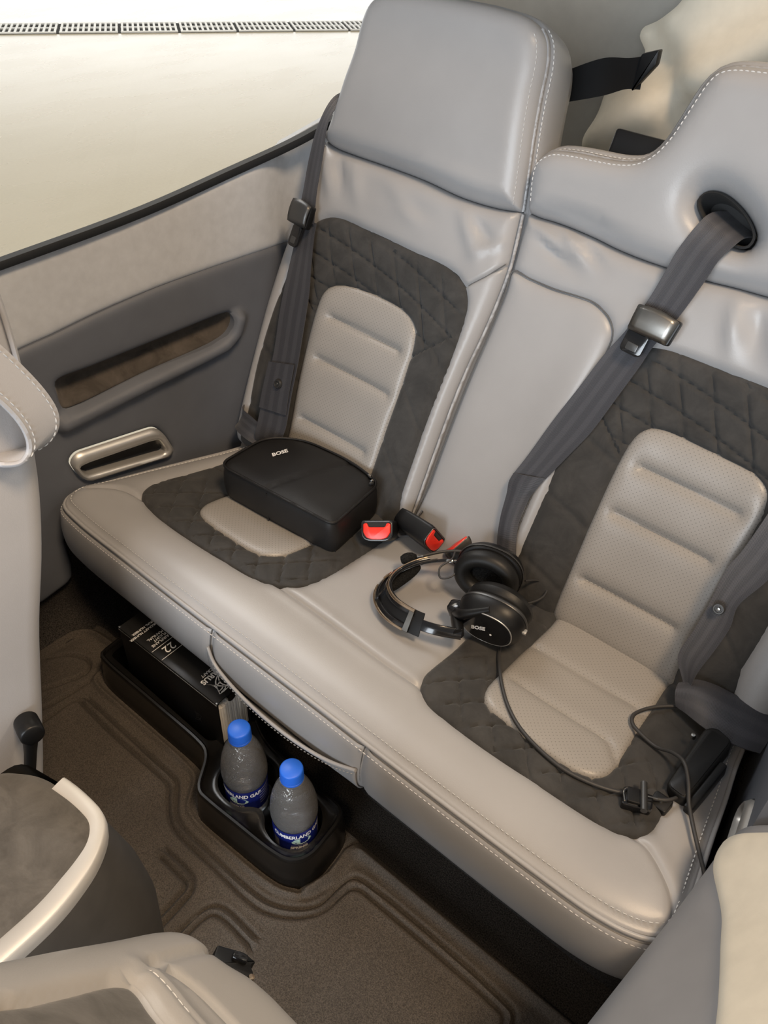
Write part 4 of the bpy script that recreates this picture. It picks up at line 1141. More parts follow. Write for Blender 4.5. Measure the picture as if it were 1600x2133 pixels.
# ------------------------------------------------------------------ aviation headset
hs = thing('aviation_headset', (-.41, .67, .296), 'black aviation headset with bronze-edged headband lying on the bench middle', 'headset')
band = catmull([(-.398, .757, .336), (-.432, .742, .331), (-.463, .720, .326), (-.485, .690, .323), (-.493, .655, .322), (-.484, .625, .323), (-.458, .607, .325), (-.42, .6035, .327), (-.385, .610, .330), (-.352, .626, .331)], False, 10)
Tb = np.gradient(band, axis=0); Tb /= np.linalg.norm(Tb, axis=1)[:, None]
Ob = np.cross(Tb, [0, 0, 1.]); Ob /= np.linalg.norm(Ob, axis=1)[:, None]      # outward, away from the wearer's head
cen_ = band.mean(0); sg = np.sign(((band - cen_) * Ob).sum(1)).mean(); Ob *= sg
Wb = np.cross(Ob, Tb); Wb *= np.sign(Wb[:, 2].mean()); Wb = Wb * .78 + Ob * -.62
Wb /= np.linalg.norm(Wb, axis=1)[:, None]
Ob = np.cross(Tb, Wb); Ob *= np.sign(((band - cen_) * Ob).sum(1).mean())
def strip(name, i0, i1, o0, o1, w0, w1, mat, parent=hs, bev=.0012):
    rows = []
    for i in range(i0, i1):
        p, o_, u_ = band[i], Ob[i], Wb[i]
        q = rounded([(o0, w0), (o1, w0), (o1, w1), (o0, w1)], bev, 2)
        rows.append([p + o_ * a + u_ * b for a, b in q])
    return grid_mesh(name, rows, mat, parent, closed=True, caps=True, smooth=50, uv=False)
nb = len(band)
lo_, hi_ = int(nb * .12), int(nb * .86)
strip('headband_shell', int(nb * .26), int(nb * .80), .001, .0045, -.0165, -.0075, M_glossblack)
strip('headband_shell', int(nb * .26), int(nb * .80), .001, .0045, .0070, .0165, M_glossblack)
strip('headband_inner', int(nb * .22), int(nb * .84), -.0015, .0012, -.0165, .0165, M_blackplastic)
strip('headband_rail', int(nb * .27), int(nb * .795), .0042, .0062, .0125, .0172, M_bronze)
strip('headband_rail', int(nb * .50), int(nb * .78), .0042, .0058, -.0172, -.0138, M_bronze)
for a, b in ((.385, .41), (.575, .595), (.765, .795)):
    strip('headband_bridge', int(nb * a), max(int(nb * b), int(nb * a) + 2), .001, .0055, -.016, .016, M_satin if a > .7 else M_glossblack)
strip('hinge_plate', int(nb * .44), int(nb * .475), .004, .0068, -.010, .006, M_bronze)
strip('slider_arm', int(nb * .03), int(nb * .30), -.003, .001, -.0075, .0075, M_glossblack)
strip('slider_arm', int(nb * .76), nb, -.003, .001, -.0075, .0075, M_glossblack)
# shearling pad on the inside of the band
pi0, pi1 = int(nb * .30), int(nb * .56)
rows = []
for i in range(pi0, pi1):
    f = math.sin(math.pi * (i - pi0 + .5) / (pi1 - pi0)) ** .4
    rows.append([band[i] - Ob[i] * (.002 + .009 * f + .0085 * f * math.cos(a)) + Wb[i] * .013 * f * math.sin(a) for a in np.linspace(0, 2 * math.pi, 14, endpoint=False)])
grid_mesh('headband_pad', rows, M_fuzz, hs, closed=True, caps=True, uv=False)
def oval(M, a, b, z_, n=40, pw=2.3):
    out = []
    for q in np.linspace(0, 2 * math.pi, n, endpoint=False):
        c, s = math.cos(q), math.sin(q)
        out.append(tuple(M @ Vector((a * abs(c) ** (2 / pw) * np.sign(c), b * abs(s) ** (2 / pw) * np.sign(s), z_))))
    return out
def ear(c, n_, x_, logo):
    """n_ points to the outer side of the cup"""
    M = frame(c, n_, x_) @ Matrix.Scale(1.08, 4)
    cup = grid_mesh('ear_cup', [oval(M, a, b, z_) for a, b, z_ in ((.036, .028, -.004), (.043, .0345, -.002), (.0445, .036, .003), (.044, .0355, .010), (.040, .032, .019), (.034, .027, .0245), (.0335, .0265, .0235))], M_blackplastic, hs, closed=True, caps=True, uv=False)
    rows = []
    for q in np.linspace(0, 2 * math.pi, 13):
        r_ = .0115
        rows.append([tuple(M @ Vector(p)) for p in [((.0325 + r_ * math.cos(q) * 1.0) * math.cos(t), (.0250 + r_ * math.cos(q)) * math.sin(t), -.014 + .0125 * math.sin(q)) for t in np.linspace(0, 2 * math.pi, 44, endpoint=False)]])
    grid_mesh('ear_cushion', rows, M_padblack, hs, closed=True, uv=False)
    grid_mesh('ear_cushion_cloth', [oval(M, .026 * k, .019 * k, -.010, pw=2) for k in (1, .5, .02)], M_fuzz, hs, closed=True, uv=False)
    grid_mesh('cup_ring', [oval(M, a, b, z_) for a, b, z_ in ((.0448, .0362, .001), (.0456, .037, .003), (.0448, .0362, .005))], M_darksatin, hs, closed=True, uv=False)
    if logo:
        pl = grid_mesh('cup_plate', [oval(M, a, b, z_) for a, b, z_ in ((.033, .026, .0235), (.0325, .0255, .0258), (.030, .023, .0262), (.001, .001, .0264))], M_glossblack, cup, closed=True, uv=False)
        tube('plate_ring', oval(M, .0335, .0265, .0248)[::2], .0009, M_silver, cup, sides=6, closed=True)
        Mt = M @ Matrix.Translation((-.020, -.006, .0268)) @ Matrix.Rotation(math.radians(18), 4, 'Z')
        text('printed_logo', 'BOSE', .0085, Mt, M_white, cup, extrude=.0001, shear=.35, bold=.0003)
        lathe('sensor_dot', [(.0001, .0005), (.0014, .0004), (.0016, -.0004)], M_white, cup, M=M @ Matrix.Translation((.007, -.007, .0264)), seg=12)
    return M, cup
Mf, cupf = ear((-.388, .742, .337), (-.24, .86, -.20), (.95, .28, -.05), False)
Mn, cupn = ear((-.338, .682, .3345), (.16, -.95, -.10), (.93, .22, .06), True)
# yokes from the slider arms to the cups
tube('yoke_fork', [tuple(band[-2]), tuple(Mn @ Vector((-.044, -.008, .016))), tuple(Mn @ Vector((-.030, .012, .026))), tuple(Mn @ Vector((.002, .030, .018)))], [.0075, .009, .0075, .005], M_blackplastic, hs, sides=10)
tube('yoke_fork', [tuple(band[1]), tuple(Mf @ Vector((.030, .0, .020))), tuple(Mf @ Vector((.002, .030, .012)))], [.006, .008, .005], M_blackplastic, hs, sides=10)
bx_ = Mn @ Matrix.Translation((-.048, -.006, .010)) @ Matrix.Rotation(.3, 4, 'Z')
box('yoke_joint', (0, 0, 0), (.018, .020, .018), M_glossblack, hs, M=bx_, bevel=.004)
box('status_clip', (0, 0, 0), (.006, .004, .007), M_silver, hs, M=Mn @ Matrix.Translation((.044, .003, .010)), bevel=.001)
# hinge levers on the far arm
for i_, s_ in ((int(nb * .10), 1), (int(nb * .13), -1), (int(nb * .17), 1)):
    box('hinge_lever', (0, 0, 0), (.010, .005, .006), M_steel, hs, M=frame(band[i_] - Ob[i_] * .003 + Wb[i_] * (.010 * s_ * .3 + .006), tuple(Wb[i_]), tuple(Tb[i_])), bevel=.001)
# boom microphone
tube('boom_arm', [tuple(Mf @ Vector((-.02, .03, .012))), (-.410, .782, .327), (-.4387, .768, .325), (-.466, .748, .323), (-.484, .722, .322), (-.492, .708, .322)], .0022, M_cable, hs)
grid_mesh('mic_muff', [[(x_ + r_ * 0, 0, 0) for _ in range(1)] for x_, r_ in ()] or [[tuple(frame((-.498, .699, .322), (-.6, -.8, 0)) @ Vector((r_ * math.cos(q), r_ * .8 * math.sin(q), z_))) for q in np.linspace(0, 2 * math.pi, 16, endpoint=False)] for r_, z_ in ((.001, -.0125), (.006, -.0115), (.0095, -.006), (.0105, 0), (.0095, .006), (.006, .0115), (.001, .0125))], M_fuzz, hs, closed=True, caps=True, uv=False)
box('mic_bracket', (0, 0, 0), (.012, .004, .004), M_steel, hs, M=frame((-.489, .712, .322), (0, 0, 1), (.6, .8, 0)), bevel=.001)
# internal lead loops
tube('lead', [(-.448, .742, .338), (-.440, .722, .342), (-.446, .703, .335), (-.436, .692, .330), (-.424, .700, .334), (-.420, .718, .342), (-.412, .735, .345)], .0014, M_cable, hs)
tube('lead', [(-.345, .772, .325), (-.335, .795, .315), (-.322, .800, .308), (-.317, .782, .305), (-.325, .757, .306), (-.335, .742, .310)], .0018, M_cable, hs)
def on_seat(L, h):
    out = []
    for p in L:
        P = np.array([[p[0], p[1]]]); z_ = float(.30 - SL * (p[1] - .431) + (cbase(P) + crown(P))[0]) + h + .005
        out.append((p[0], p[1], z_))
    return out
# ------------------------------------------------------------------ cable, controller, jack clip
cordA = on_seat([(-.3228, .6797), (-.3042, .6512), (-.2748, .6142), (-.2482, .5888), (-.2209, .5717), (-.189, .5611), (-.1545, .5560), (-.1219, .5607), (-.0974, .5696), (-.0752, .5827), (-.0635, .5930)], .002)
tube('headset_lead', [(-.330, .672, .303)] + cordA, .0026, M_cable, hs)
ctl = thing('headset_control_box', (-.035, .665, .282), 'black control box on the headset cable near the right wall', 'control box')
Mc = frame((-.0335, .668, .303), (-.12, -.10, 1), (.10, .99, 0))
prism('case', rounded([(-.054, -.015), (.050, -.017), (.056, .008), (.046, .018), (-.052, .013)], .010, 6), -.012, .013, M_padblack, ctl, M=Mc, bevel=.004, seg=3)
prism('top_recess', rounded([(-.052, -.012), (.046, -.014), (.048, .012), (-.050, .010)], .006, 4), .0125, .0142, M_blackplastic, ctl, M=Mc, bevel=.0008)
prism('side_pocket', rounded([(-.058, -.024), (.02, -.026), (.02, -.016), (-.058, -.014)], .003), -.012, .008, M_blackplastic, ctl, M=Mc, bevel=.002)
clipb = prism('clip', rounded([(-.080, -.004), (-.060, -.004), (-.060, .018), (-.080, .018)], .003), -.006, .008, M_blackplastic, ctl, M=Mc, bevel=.002)
lathe('clip_screw', [(.0001, .002), (.0028, .002), (.003, 0)], M_steel, ctl, M=Mc @ Matrix.Translation((-.070, .007, .008)), seg=12)
lathe('indicator_stud', [(.0001, .004), (.0025, .0036), (.0034, .0016), (.0036, -.002)], M_steel, ctl, M=Mc @ Matrix.Translation((.030, .024, .006)), seg=14)
tube('lead', on_seat([(-.0616, .5896), (-.0434, .602), (-.036, .6135)], .003) + [(-.034, .622, .301)], .0024, M_cable, ctl)
tube('lead', [(.0, .79, .296)] + on_seat([(-.040, .772), (-.0681, .7615), (-.0857, .7519), (-.1083, .7322), (-.1232, .7097), (-.1275, .6937), (-.122, .6808), (-.1094, .6737), (-.0851, .6667)], .004) +
     [(-.0640, .660, .312), (-.0470, .647, .3235), (-.0330, .630, .319), (-.022, .612, .311), (-.0121, .5990, .307), (.0059, .5750, .305), (.0238, .556, .298), (.036, .545, .285), (.043, .54, .25)], .0025, M_cable, ctl)
jk = thing('cable_clip', (-.070, .577, .303), 'small black cable clip with a grey clamp bar on the right suede', 'clip')
Mj = frame(on_seat([(-.069, .576)], .006)[0], (0, .1, 1), (.9, .42, 0))
prism('clip_base', rounded([(-.017, -.013), (.017, -.011), (.019, .010), (-.015, .013)], .004), -.010, .003, M_glossblack, jk, M=Mj, bevel=.002)
prism('clip_jaw', rounded([(-.012, -.010), (.004, -.010), (.004, .010), (-.012, .010)], .002), .003, .007, M_blackplastic, jk, M=Mj, bevel=.001)
tube('clamp_bar', [tuple(Mj @ Vector((.006, -.019, .008))), tuple(Mj @ Vector((.006, .019, .008)))], .0040, M_darksatin, jk, curve=False, sides=12)
tube('spring', [tuple(Mj @ Vector((-.014, -.009, .004))), tuple(Mj @ Vector((-.016, .002, .006))), tuple(Mj @ Vector((-.010, .010, .005)))], .0009, M_steel, jk, sides=6)
tube('spring', [tuple(Mj @ Vector((.010, .002, .008))), tuple(Mj @ Vector((.022, .004, .006)))], .0009, M_steel, jk, curve=False, sides=6)

# ------------------------------------------------------------------ floor mat
matt = thing('floor_mat', (-.48, .25, .001), 'brown-grey moulded footwell mat with raised channel ridges', 'floor mat')
g_lines = [
 [(-.893, .20), (-.893, .2828), (-.8926, .322), (-.886, .331), (-.868, .3305), (-.8029, .3285), (-.7272, .3295), (-.662, .3305), (-.648, .327), (-.6353, .3160), (-.610, .297), (-.5865, .2885), (-.50, .2885), (-.4285, .2891), (-.4032, .2935), (-.3741, .309), (-.355, .3279), (-.3435, .3489), (-.3390, .382), (-.3358, .394), (-.324, .4015), (-.3059, .4025), (-.0995, .403), (-.0839, .4), (-.078, .38), (-.078, .1)],
 [(-.876, .3437), (-.7114, .3437), (-.655, .3437), (-.644, .341), (-.628, .328), (-.6046, .308), (-.5806, .3005), (-.50, .3005), (-.442, .3017), (-.4086, .3063), (-.3831, .3181), (-.3632, .3353), (-.353, .352), (-.350, .39), (-.344, .408), (-.325, .4145), (-.0995, .4155), (-.074, .410), (-.066, .38), (-.066, .1)],
 [(-.5691, .2495), (-.5311, .2495), (-.5156, .2487), (-.5093, .2435), (-.508, .2307), (-.5045, .17)], [(-.5719, .262), (-.5273, .2632), (-.5107, .2601), (-.4992, .2487), (-.496, .2308), (-.4920, .17)],
 [(-.470, .17), (-.4683, .2411), (-.4623, .253), (-.4485, .2616), (-.3893, .263)], [(-.458, .17), (-.4565, .2412), (-.4428, .2496), (-.388, .2505)],
 [(-1.0, .255), (-.955, .295), (-.935, .335), (-.925, .375), (-.94, .39), (-.975, .38), (-1.0, .35)], [(-.935, .25), (-.915, .285), (-.908, .33), (-.905, .365)],
]
g_lines = [catmull(l, False, 4) for l in g_lines]
trayrim = catmull([(-.889, .400), (-.886, .3905), (-.876, .3865), (-.75, .3855), (-.630, .3848), (-.617, .381), (-.606, .372), (-.594, .355), (-.583, .3395), (-.572, .332), (-.555, .331), (-.50, .3335), (-.43, .338), (-.409, .343), (-.394, .354), (-.387, .372), (-.388, .40), (-.393, .434), (-.401, .4455), (-.414, .4485), (-.44, .448), (-.514, .4505), (-.56, .456), (-.595, .470), (-.612, .482), (-.63, .486), (-.86, .486), (-.882, .482), (-.889, .47)], True, 5)
ridge = [catmull([(-1.02, .30), (-1.016, .3542), (-1.0158, .3821), (-1.0121, .4092), (-.9994, .4265), (-.9826, .434), (-.9569, .4365), (-.90, .44)], False, 5), np.array([(-.3805, .3532), (-.3673, .3861), (-.369, .43), (-.363, .4425), (-.0266, .4445), (.06, .445)])]
ridge2 = catmull([(-.93, .47), (-.912, .44), (-.905, .40), (-.902, .378), (-.890, .3695), (-.82, .3675), (-.645, .3675), (-.628, .362), (-.612, .342), (-.600, .326), (-.580, .3175), (-.50, .318), (-.43, .3225), (-.402, .329), (-.381, .343), (-.3725, .366), (-.372, .40), (-.376, .43), (-.372, .4425)], False, 5)
def Hmat(P, d):
    w_ = .008 + np.zeros(len(P))
    for g in g_lines: w_ -= .0060 * np.exp(-(seg_dist(P, g) / .0026) ** 2) - .0015 * np.exp(-((seg_dist(P, g) - .007) / .003) ** 2)
    for r_ in ridge: w_ += .008 * np.exp(-((seg_dist(P, r_)) / .005) ** 2) - .003 * np.exp(-((seg_dist(P, r_) - .012) / .004) ** 2)
    q_ = seg_dist(P, ridge2)
    w_ += .007 * np.exp(-(q_ / .0045) ** 2)
    return w_
panel('mat_sheet', rounded([(-1.03, -.10), (.01, -.10), (.055, .447), (-.30, .453), (-1.0, .453), (-1.03, .42)], [0, 0, .01, .01, .03, .03]), lambda x, y, w_: np.stack([x, y, w_], -1), Hmat, M_mat, matt, grid=.008, rings=(.002, .005), skirt=.004, ds=.006, guides=g_lines + ridge + [ridge2], goff=(0, .0018, .0036, .006, .009))

# ------------------------------------------------------------------ moulded tray with cup wells
tray = thing('cup_holder_tray', (-.64, .41, .004), 'black plastic floor tray with a book well and twin cup wells', 'tray')
tr = resample(ccw(trayrim), n=150, closed=True); trN = inward(tr)
ZR = .075
rows = []
for ins, z_ in ((-.0085, .004), (-.0065, .012), (-.004, .045), (-.002, .067), (-.0025, .0715), (-.0005, .075), (.0028, .0755), (.0050, .0735), (.0058, .066)):
    p = tr + trN * ins; rows.append(np.column_stack([p, np.full(len(p), z_)]))
grid_mesh('tray_wall', rows, M_traypl, tray, closed=True, uv=False)
bookwell = rounded([(-.872, .3995), (-.630, .397), (-.6215, .404), (-.6165, .43), (-.625, .472), (-.862, .474), (-.876, .462), (-.876, .41)], [.012, .008, .008, .01, .012, .012, .012, .01])
cupwell = catmull([(-.5765, .385), (-.573, .368), (-.5575, .3555), (-.535, .3515), (-.5145, .3565), (-.503, .367), (-.4895, .3735), (-.477, .369), (-.464, .3575), (-.441, .3515), (-.420, .3565), (-.4055, .371), (-.402, .393), (-.409, .415), (-.427, .431), (-.450, .434), (-.470, .426), (-.488, .4125), (-.505, .421), (-.523, .433), (-.545, .4335), (-.564, .424), (-.5745, .407)], True, 5)
deck = tr + trN * .0052
def Hdeck(P, d):
    k = np.clip((P[:, 0] + .625) / .03, 0, 1)
    return .0705 - .006 * k * (1 - np.exp(-np.maximum(sdf(P, deck), 0) / .006)) + .0018 * np.exp(-(seg_dist(P, cupwell, True) / .003) ** 2) - .010 * (1 - k) * 0
panel('tray_deck', deck, lambda x, y, w_: np.stack([x, y, w_], -1), Hdeck, M_traypl, tray, grid=.006, rings=(.002, .005), holes=[bookwell, cupwell], skirt=.006)
for nm, wl2 in (('book_well', bookwell), ('cup_well', cupwell)):
    c2 = resample(ccw(wl2), n=90, closed=True); cN = inward(c2)
    rows = [np.column_stack([c2 + cN * i_, np.full(90, z_)]) for i_, z_ in ((0, .0668), (.001, .058), (.002, .018), (.005, .0125), (.02, .0115))]
    rows.append(np.tile(rows[-1].mean(0), (90, 1)))
    grid_mesh(nm, rows, M_traypl, tray, closed=True, uv=False)

# ------------------------------------------------------------------ manual in the book well
bk = thing('flight_manual', (-.72, .435, .009), 'thick black ring-bound flight manual standing spine up in the tray', 'book')
Mb = Matrix.Translation((-.7185, .406, .0125)) @ Matrix.Rotation(math.radians(1.0), 4, 'Z')
X0, X1, TK, HT = -.1115, .1115, .060, .156
box('front_cover', (0, .0015, HT / 2), (X1 - X0, .003, HT), M_cover, bk, M=Mb, bevel=.0008)
box('back_cover', (0, TK - .0015, HT / 2), (X1 - X0, .003, HT), M_cover, bk, M=Mb, bevel=.0008)
box('spine', (0, TK / 2, HT + .0012), (X1 - X0, TK + .001, .003), M_spine, bk, M=Mb, bevel=.001)
# pages: leaves in a few thick sections, slightly fanned
for k in range(11):
    y_ = .006 + k * (TK - .012) / 10
    box('page_block', (.000, y_, HT * .46 - .002 * (k % 3)), (X1 - X0 - .006 - .001 * (k % 2), .0042, HT * .86 - .004 * (k % 2)), M_page, bk, M=Mb, bevel=.0003)
tube('ring_rail', [tuple(Mb @ Vector((x_, TK * .5, HT - .012))) for x_ in (X0 + .004, X1 - .002)], .008, M_steel, bk, curve=False, sides=10)
box('spine_edge', (0, -.0004, HT - .002), (X1 - X0, .0012, .0022), M_steel, bk, M=Mb, bevel=.0004)
for e in (X0 + .001, X1 - .001):
    box('corner_cap', (e, .002, HT + .0005), (.004, .005, .005), M_steel, bk, M=Mb, bevel=.001)
def spine_text(name, body, size, x_, y_, **kw):
    Mt = Mb @ Matrix.Translation((x_, y_, HT + .0029)) @ Matrix.Rotation(math.radians(-90), 4, 'Z')
    return text(name, body, size, Mt, kw.pop('mat', M_white), bk, **kw)
# lettering reads across the spine; the framed title block near the wall end
for x_ in (-.0325, -.0095):
    box('title_rule', (x_, .030, HT + .0029), (.0007, .058, .0002), M_white, bk, M=Mb)
spine_text('title_number', '22', .020, -.021, .034)
spine_text('title_text', 'AIRPLANE', .0072, -.0405, .040)
spine_text('title_text', 'FLIGHT', .0072, -.0475, .040)
spine_text('title_text', 'MANUAL', .0072, -.0545, .040)
spine_text('title_text', 'AIRCRAFT NUMBER', .0060, -.074, .046)
spine_text('title_text', 'SERIAL NUMBER', .0060, -.081, .046)
spine_text('maker_name', 'CIRRUS', .0125, .0685, .052, bold=.0003)
spine_text('maker_name', 'AIRCRAFT', .0070, .0590, .050)
# emblem: a swept-wing mark of thin strokes
def emblem(scale, M, mat, parent, z_=0):
    strokes = [[(-.5, -.75), (.05, -.35), (.5, .55)], [(-.35, .55), (.05, .05), (.55, -.70)], [(-.5, -.75), (-.15, -.1), (-.35, .55)], [(.5, .55), (.15, .55), (-.35, .55)],
               [(-.25, .30), (.0, .48), (.35, .50)], [(-.18, .10), (.05, .30), (.42, .35)], [(.55, -.70), (.30, -.28), (.33, .15)], [(-.30, -.35), (-.02, -.14), (.2, -.18)]]
    for s_ in strokes:
        rows = []
        c = catmull(s_, False, 5); T = np.gradient(c, axis=0); T /= np.linalg.norm(T, axis=1)[:, None]
        for k, (p, t) in enumerate(zip(c, T)):
            hw = .045 * (1 - .6 * abs(2 * k / (len(c) - 1) - 1))
            n = np.array([-t[1], t[0]]) * hw
            rows.append([tuple(M @ Vector((*((p + n) * scale), z_))), tuple(M @ Vector((*((p - n) * scale), z_)))])
        grid_mesh('emblem_stroke', rows, mat, parent, smooth=False, uv=False)
emblem(.022, Mb @ Matrix.Translation((.090, .026, HT + .0030)) @ Matrix.Rotation(math.radians(-90), 4, 'Z'), M_white, bk)
emblem(.018, Mb @ Matrix.Translation((.060, -.0002, HT * .52)) @ Matrix.Rotation(math.radians(90), 4, 'X'), plain('faint_emboss', (.03, .03, .03), .35), bk)

# ------------------------------------------------------------------ water bottles
def bottle(loc, label, rot, level):
    t = thing('water_bottle', loc, label, 'bottle', 'small water bottles')
    M = Matrix.Translation(loc) @ Matrix.Rotation(rot, 4, 'Z')
    pr = catmull([(.004, .002), (.022, .0), (.0285, .002), (.0315, .009), (.0318, .022), (.0308, .026), (.0312, .05), (.0308, .078), (.0325, .084), (.0328, .098), (.0318, .112), (.0285, .130), (.0235, .146), (.0175, .158), (.0133, .165), (.0126, .172), (.0126, .176)], False, 4)
    lathe('bottle_shell', pr, M_pet, t, M=M, seg=40)
    wp = [(r_ - .0008, z_ + .0006) for r_, z_ in pr if z_ < level] + [(np.interp(level, pr[:, 1], pr[:, 0]) - .0008, level), (.0005, level)]
    lathe('water', wp, M_water, t, M=M, seg=40)
    R_ = .0316
    rows = [[tuple(M @ Vector((R_ * math.cos(a), R_ * math.sin(a), z_))) for a in np.linspace(0, 2 * math.pi, 48, endpoint=False)] for z_ in np.linspace(.0265, .0775, 4)]
    lab = grid_mesh('label', rows, M_label, t, closed=True, uv=False)
    tx = dict(bend=R_ + .0003, align='CENTER', extrude=0)
    text('label_text', 'CUMBERLAND GAP', .0112, M @ Matrix.Translation((0, 0, .0670)), M_white, lab, sx=.78, bold=.0003, **tx)
    # lake vignette
    vs = []
    for k in range(24):
        a = 2 * math.pi * k / 24; x_ = .0145 * math.cos(a) + .004; z_ = .0060 * math.sin(a) + .0545 + (.002 if math.sin(a) > .5 else 0)
        r_ = R_ + .0003; vs.append(tuple(M @ Vector((r_ * math.sin(x_ / r_), -r_ * math.cos(x_ / r_), z_))))
    mk('label_picture', vs, [tuple(range(24))], M_lake, lab, smooth=False)
    text('label_text', 'MOUNTAIN', .0042, M @ Matrix.Translation((.0, 0, .0450)), M_whitesoft, lab, **tx)
    text('label_text', 'SPRING', .0074, M @ Matrix.Translation((0, 0, .0395)), M_white, lab, bold=.0004, **tx)
    text('label_text', 'WATER', .0074, M @ Matrix.Translation((0, 0, .0325)), M_white, lab, bold=.0004, **tx)
    # bar code patch and small print on the side of the label
    for k in range(9):
        x_ = -.040 + k * .0011; r_ = R_ + .0003
        mk('barcode_bar', [tuple(M @ Vector((r_ * math.sin(q / r_), -r_ * math.cos(q / r_), z_))) for q, z_ in ((x_, .030), (x_ + .0006, .030), (x_ + .0006, .052), (x_, .052))], [(0, 1, 2, 3)], M_whitesoft, lab, smooth=False)
    for k in range(6):
        x0_ = .036; r_ = R_ + .0003; z_ = .070 - k * .0062
        vv = [tuple(M @ Vector((r_ * math.sin(q / r_), -r_ * math.cos(q / r_), zz))) for zz in (z_, z_ + .0011) for q in np.linspace(x0_, x0_ + .022 - .004 * (k % 2), 8)]
        mk('small_print', vv, [(j, j + 1, j + 9, j + 8) for j in range(7)], M_whitesoft, lab, smooth=False)
    Mcap = M
    cp = lathe('cap', [(.0001, .1905), (.0135, .1903), (.0150, .1893), (.0156, .1875), (.0158, .178), (.0160, .1765), (.0160, .1725), (.0150, .1722), (.0150, .1715)], M_cap, t, M=M, seg=48)
    lathe('tamper_ring', [(.0152, .1722), (.0160, .1718), (.0162, .1690), (.0152, .1684)], M_cap, t, M=M, seg=48)
    lathe('neck_ring', [(.0128, .1680), (.0165, .1675), (.0165, .1663), (.0128, .1655)], M_pet, t, M=M, seg=32)
    return t
bottle((-.5365, .3895, .0118), 'water bottle with blue cap nearer the manual, in the first cup well', math.radians(20), .100)
bottle((-.4405, .3930, .0118), 'water bottle with blue cap in the end cup well, further from the manual', math.radians(55), .152)
# ------------------------------------------------------------------ front passenger seat: inner side of its backrest
fs = thing('front_seat', (-.82, .10, .01), 'pale grey leather front seat back at the left with a looped side strap', 'front seat')
aft = catmull([(.150, .03), (.165, .10), (.190, .18), (.222, .30), (.250, .42), (.278, .52), (.297, .605), (.306, .68), (.310, .75), (.306, .83), (.29, .92), (.26, .98), (.20, 1.0)], False, 5)
frt = catmull([(-.02, .03), (-.01, .10), (.01, .18), (.03, .30), (.05, .42), (.07, .52), (.09, .605), (.10, .68), (.105, .75), (.105, .83), (.11, .90), (.13, .96), (.18, .995)], False, 5)
nA = 50
A_ = resample(aft, n=nA); F_ = resample(frt, n=nA)
rows = []
for k in range(nA):
    a, f = A_[k], F_[k]
    wx = .015 * math.sin(k * .32) * .15
    q = rounded([(-.682 + wx, f[0]), (-.682 + wx, a[0]), (-1.02, a[0]), (-1.02, f[0])], [.03, .028, .03, .03], 6)
    rows.append([(p[0], p[1], a[1] * (1 - (a[0] - p[1]) / max(a[0] - f[0], 1e-4)) + f[1] * (a[0] - p[1]) / max(a[0] - f[0], 1e-4)) for p in q])
o = grid_mesh('backrest', rows, M_leather_fr, fs, closed=True, caps=True, smooth=60)
# side panel seam
tube('edge_piping', [(-.690, .292, .64), (-.690, .303, .70), (-.690, .3065, .76), (-.690, .302, .84), (-.690, .28, .93)], .003, M_leather_fr, fs, sides=6)
# stitched leather strap loop on the inner side
E1 = [(-.700, .100, .925), (-.664, .235, .835), (-.664, .272, .795), (-.662, .298, .748), (-.660, .3125, .712), (-.660, .3165, .690), (-.662, .312, .672), (-.672, .300, .655), (-.690, .28, .650)]
E2 = [(-.700, .100, .860), (-.655, .238, .775), (-.654, .258, .745), (-.653, .2735, .712), (-.653, .279, .688), (-.655, .277, .668), (-.657, .2665, .659), (-.670, .250, .660), (-.690, .235, .665)]
ribbon('strap_loop', E1, E2, M_leather_fr, fs, thick=.005, m=8)
eA, eB = catmull(E1, False, 8), catmull(E2, False, 8)
for t in (.12, .88):
    P = eA * (1 - t) + eB * t
    Tn = np.gradient((eA + eB) / 2, axis=0); Nn = np.cross(eB - eA, Tn); Nn /= np.linalg.norm(Nn, axis=1)[:, None]
    if (Nn @ np.array([1., 0, 0])).mean() < 0: Nn = -Nn
    stitches('strap_stitching', P + Nn * .0026, Nn, M_thread, fs, length=.005, gap=.003, wdt=.0014)
tube('strap_edge', eB[::4], .0030, M_leather_fr, fs, sides=6)
# recline lever: black hub and arm
Mk = frame((-.664, .183, .305), (1, -.25, .15))
hub = lathe('lever_hub', [(.0001, .016), (.0120, .016), (.0142, .0138), (.0147, .002), (.0142, -.014), (.0001, -.016)], M_blackplastic, fs, M=Mk, seg=28)
tube('lever_arm', [tuple(Mk @ Vector((0, 0, .006))), (-.658, .172, .272), (-.657, .158, .228), (-.656, .140, .17)], [.010, .0075, .007, .007], M_blackplastic, fs, sides=10)

# ------------------------------------------------------------------ centre console armrest
cs = thing('centre_console', (-.53, .02, .004), 'centre console with suede armrest pad edged in silver trim', 'console')
ZC = .345
sil_o = rounded([(-.62, .150), (-.535, .1685), (-.476, .1685), (-.448, .135), (-.431, .08), (-.428, -.16), (-.62, -.16)], [.02, .03, .03, .03, .03, 0, 0], 6)
sue = rounded([(-.612, .122), (-.572, .1505), (-.515, .159), (-.482, .1585), (-.4625, .142), (-.4525, .110), (-.447, .07), (-.445, -.16), (-.61, -.16)], [.015, .02, .02, .02, .02, .02, .03, 0, 0], 6)
FZ = lambda x, y, w_: np.stack([x, y, ZC + w_ + 0 * x], -1)
panel('armrest_pad', sue, FZ, lambda P, d: -.004 + .020 * (1 - np.exp(-d / .022)), M_suede_l, cs, grid=.008, skirt=.02)
so = resample(ccw(sil_o), n=120, closed=True); sN = inward(so)
rows = []
for ins, z_ in ((.0, -.022), (-.0012, -.012), (-.0004, -.0015), (.0015, .0006), (.010, .0012), (.019, .0006), (.0215, -.001), (.0225, -.012)):
    rows.append(np.column_stack([so + sN * ins, np.full(120, ZC + z_)]))
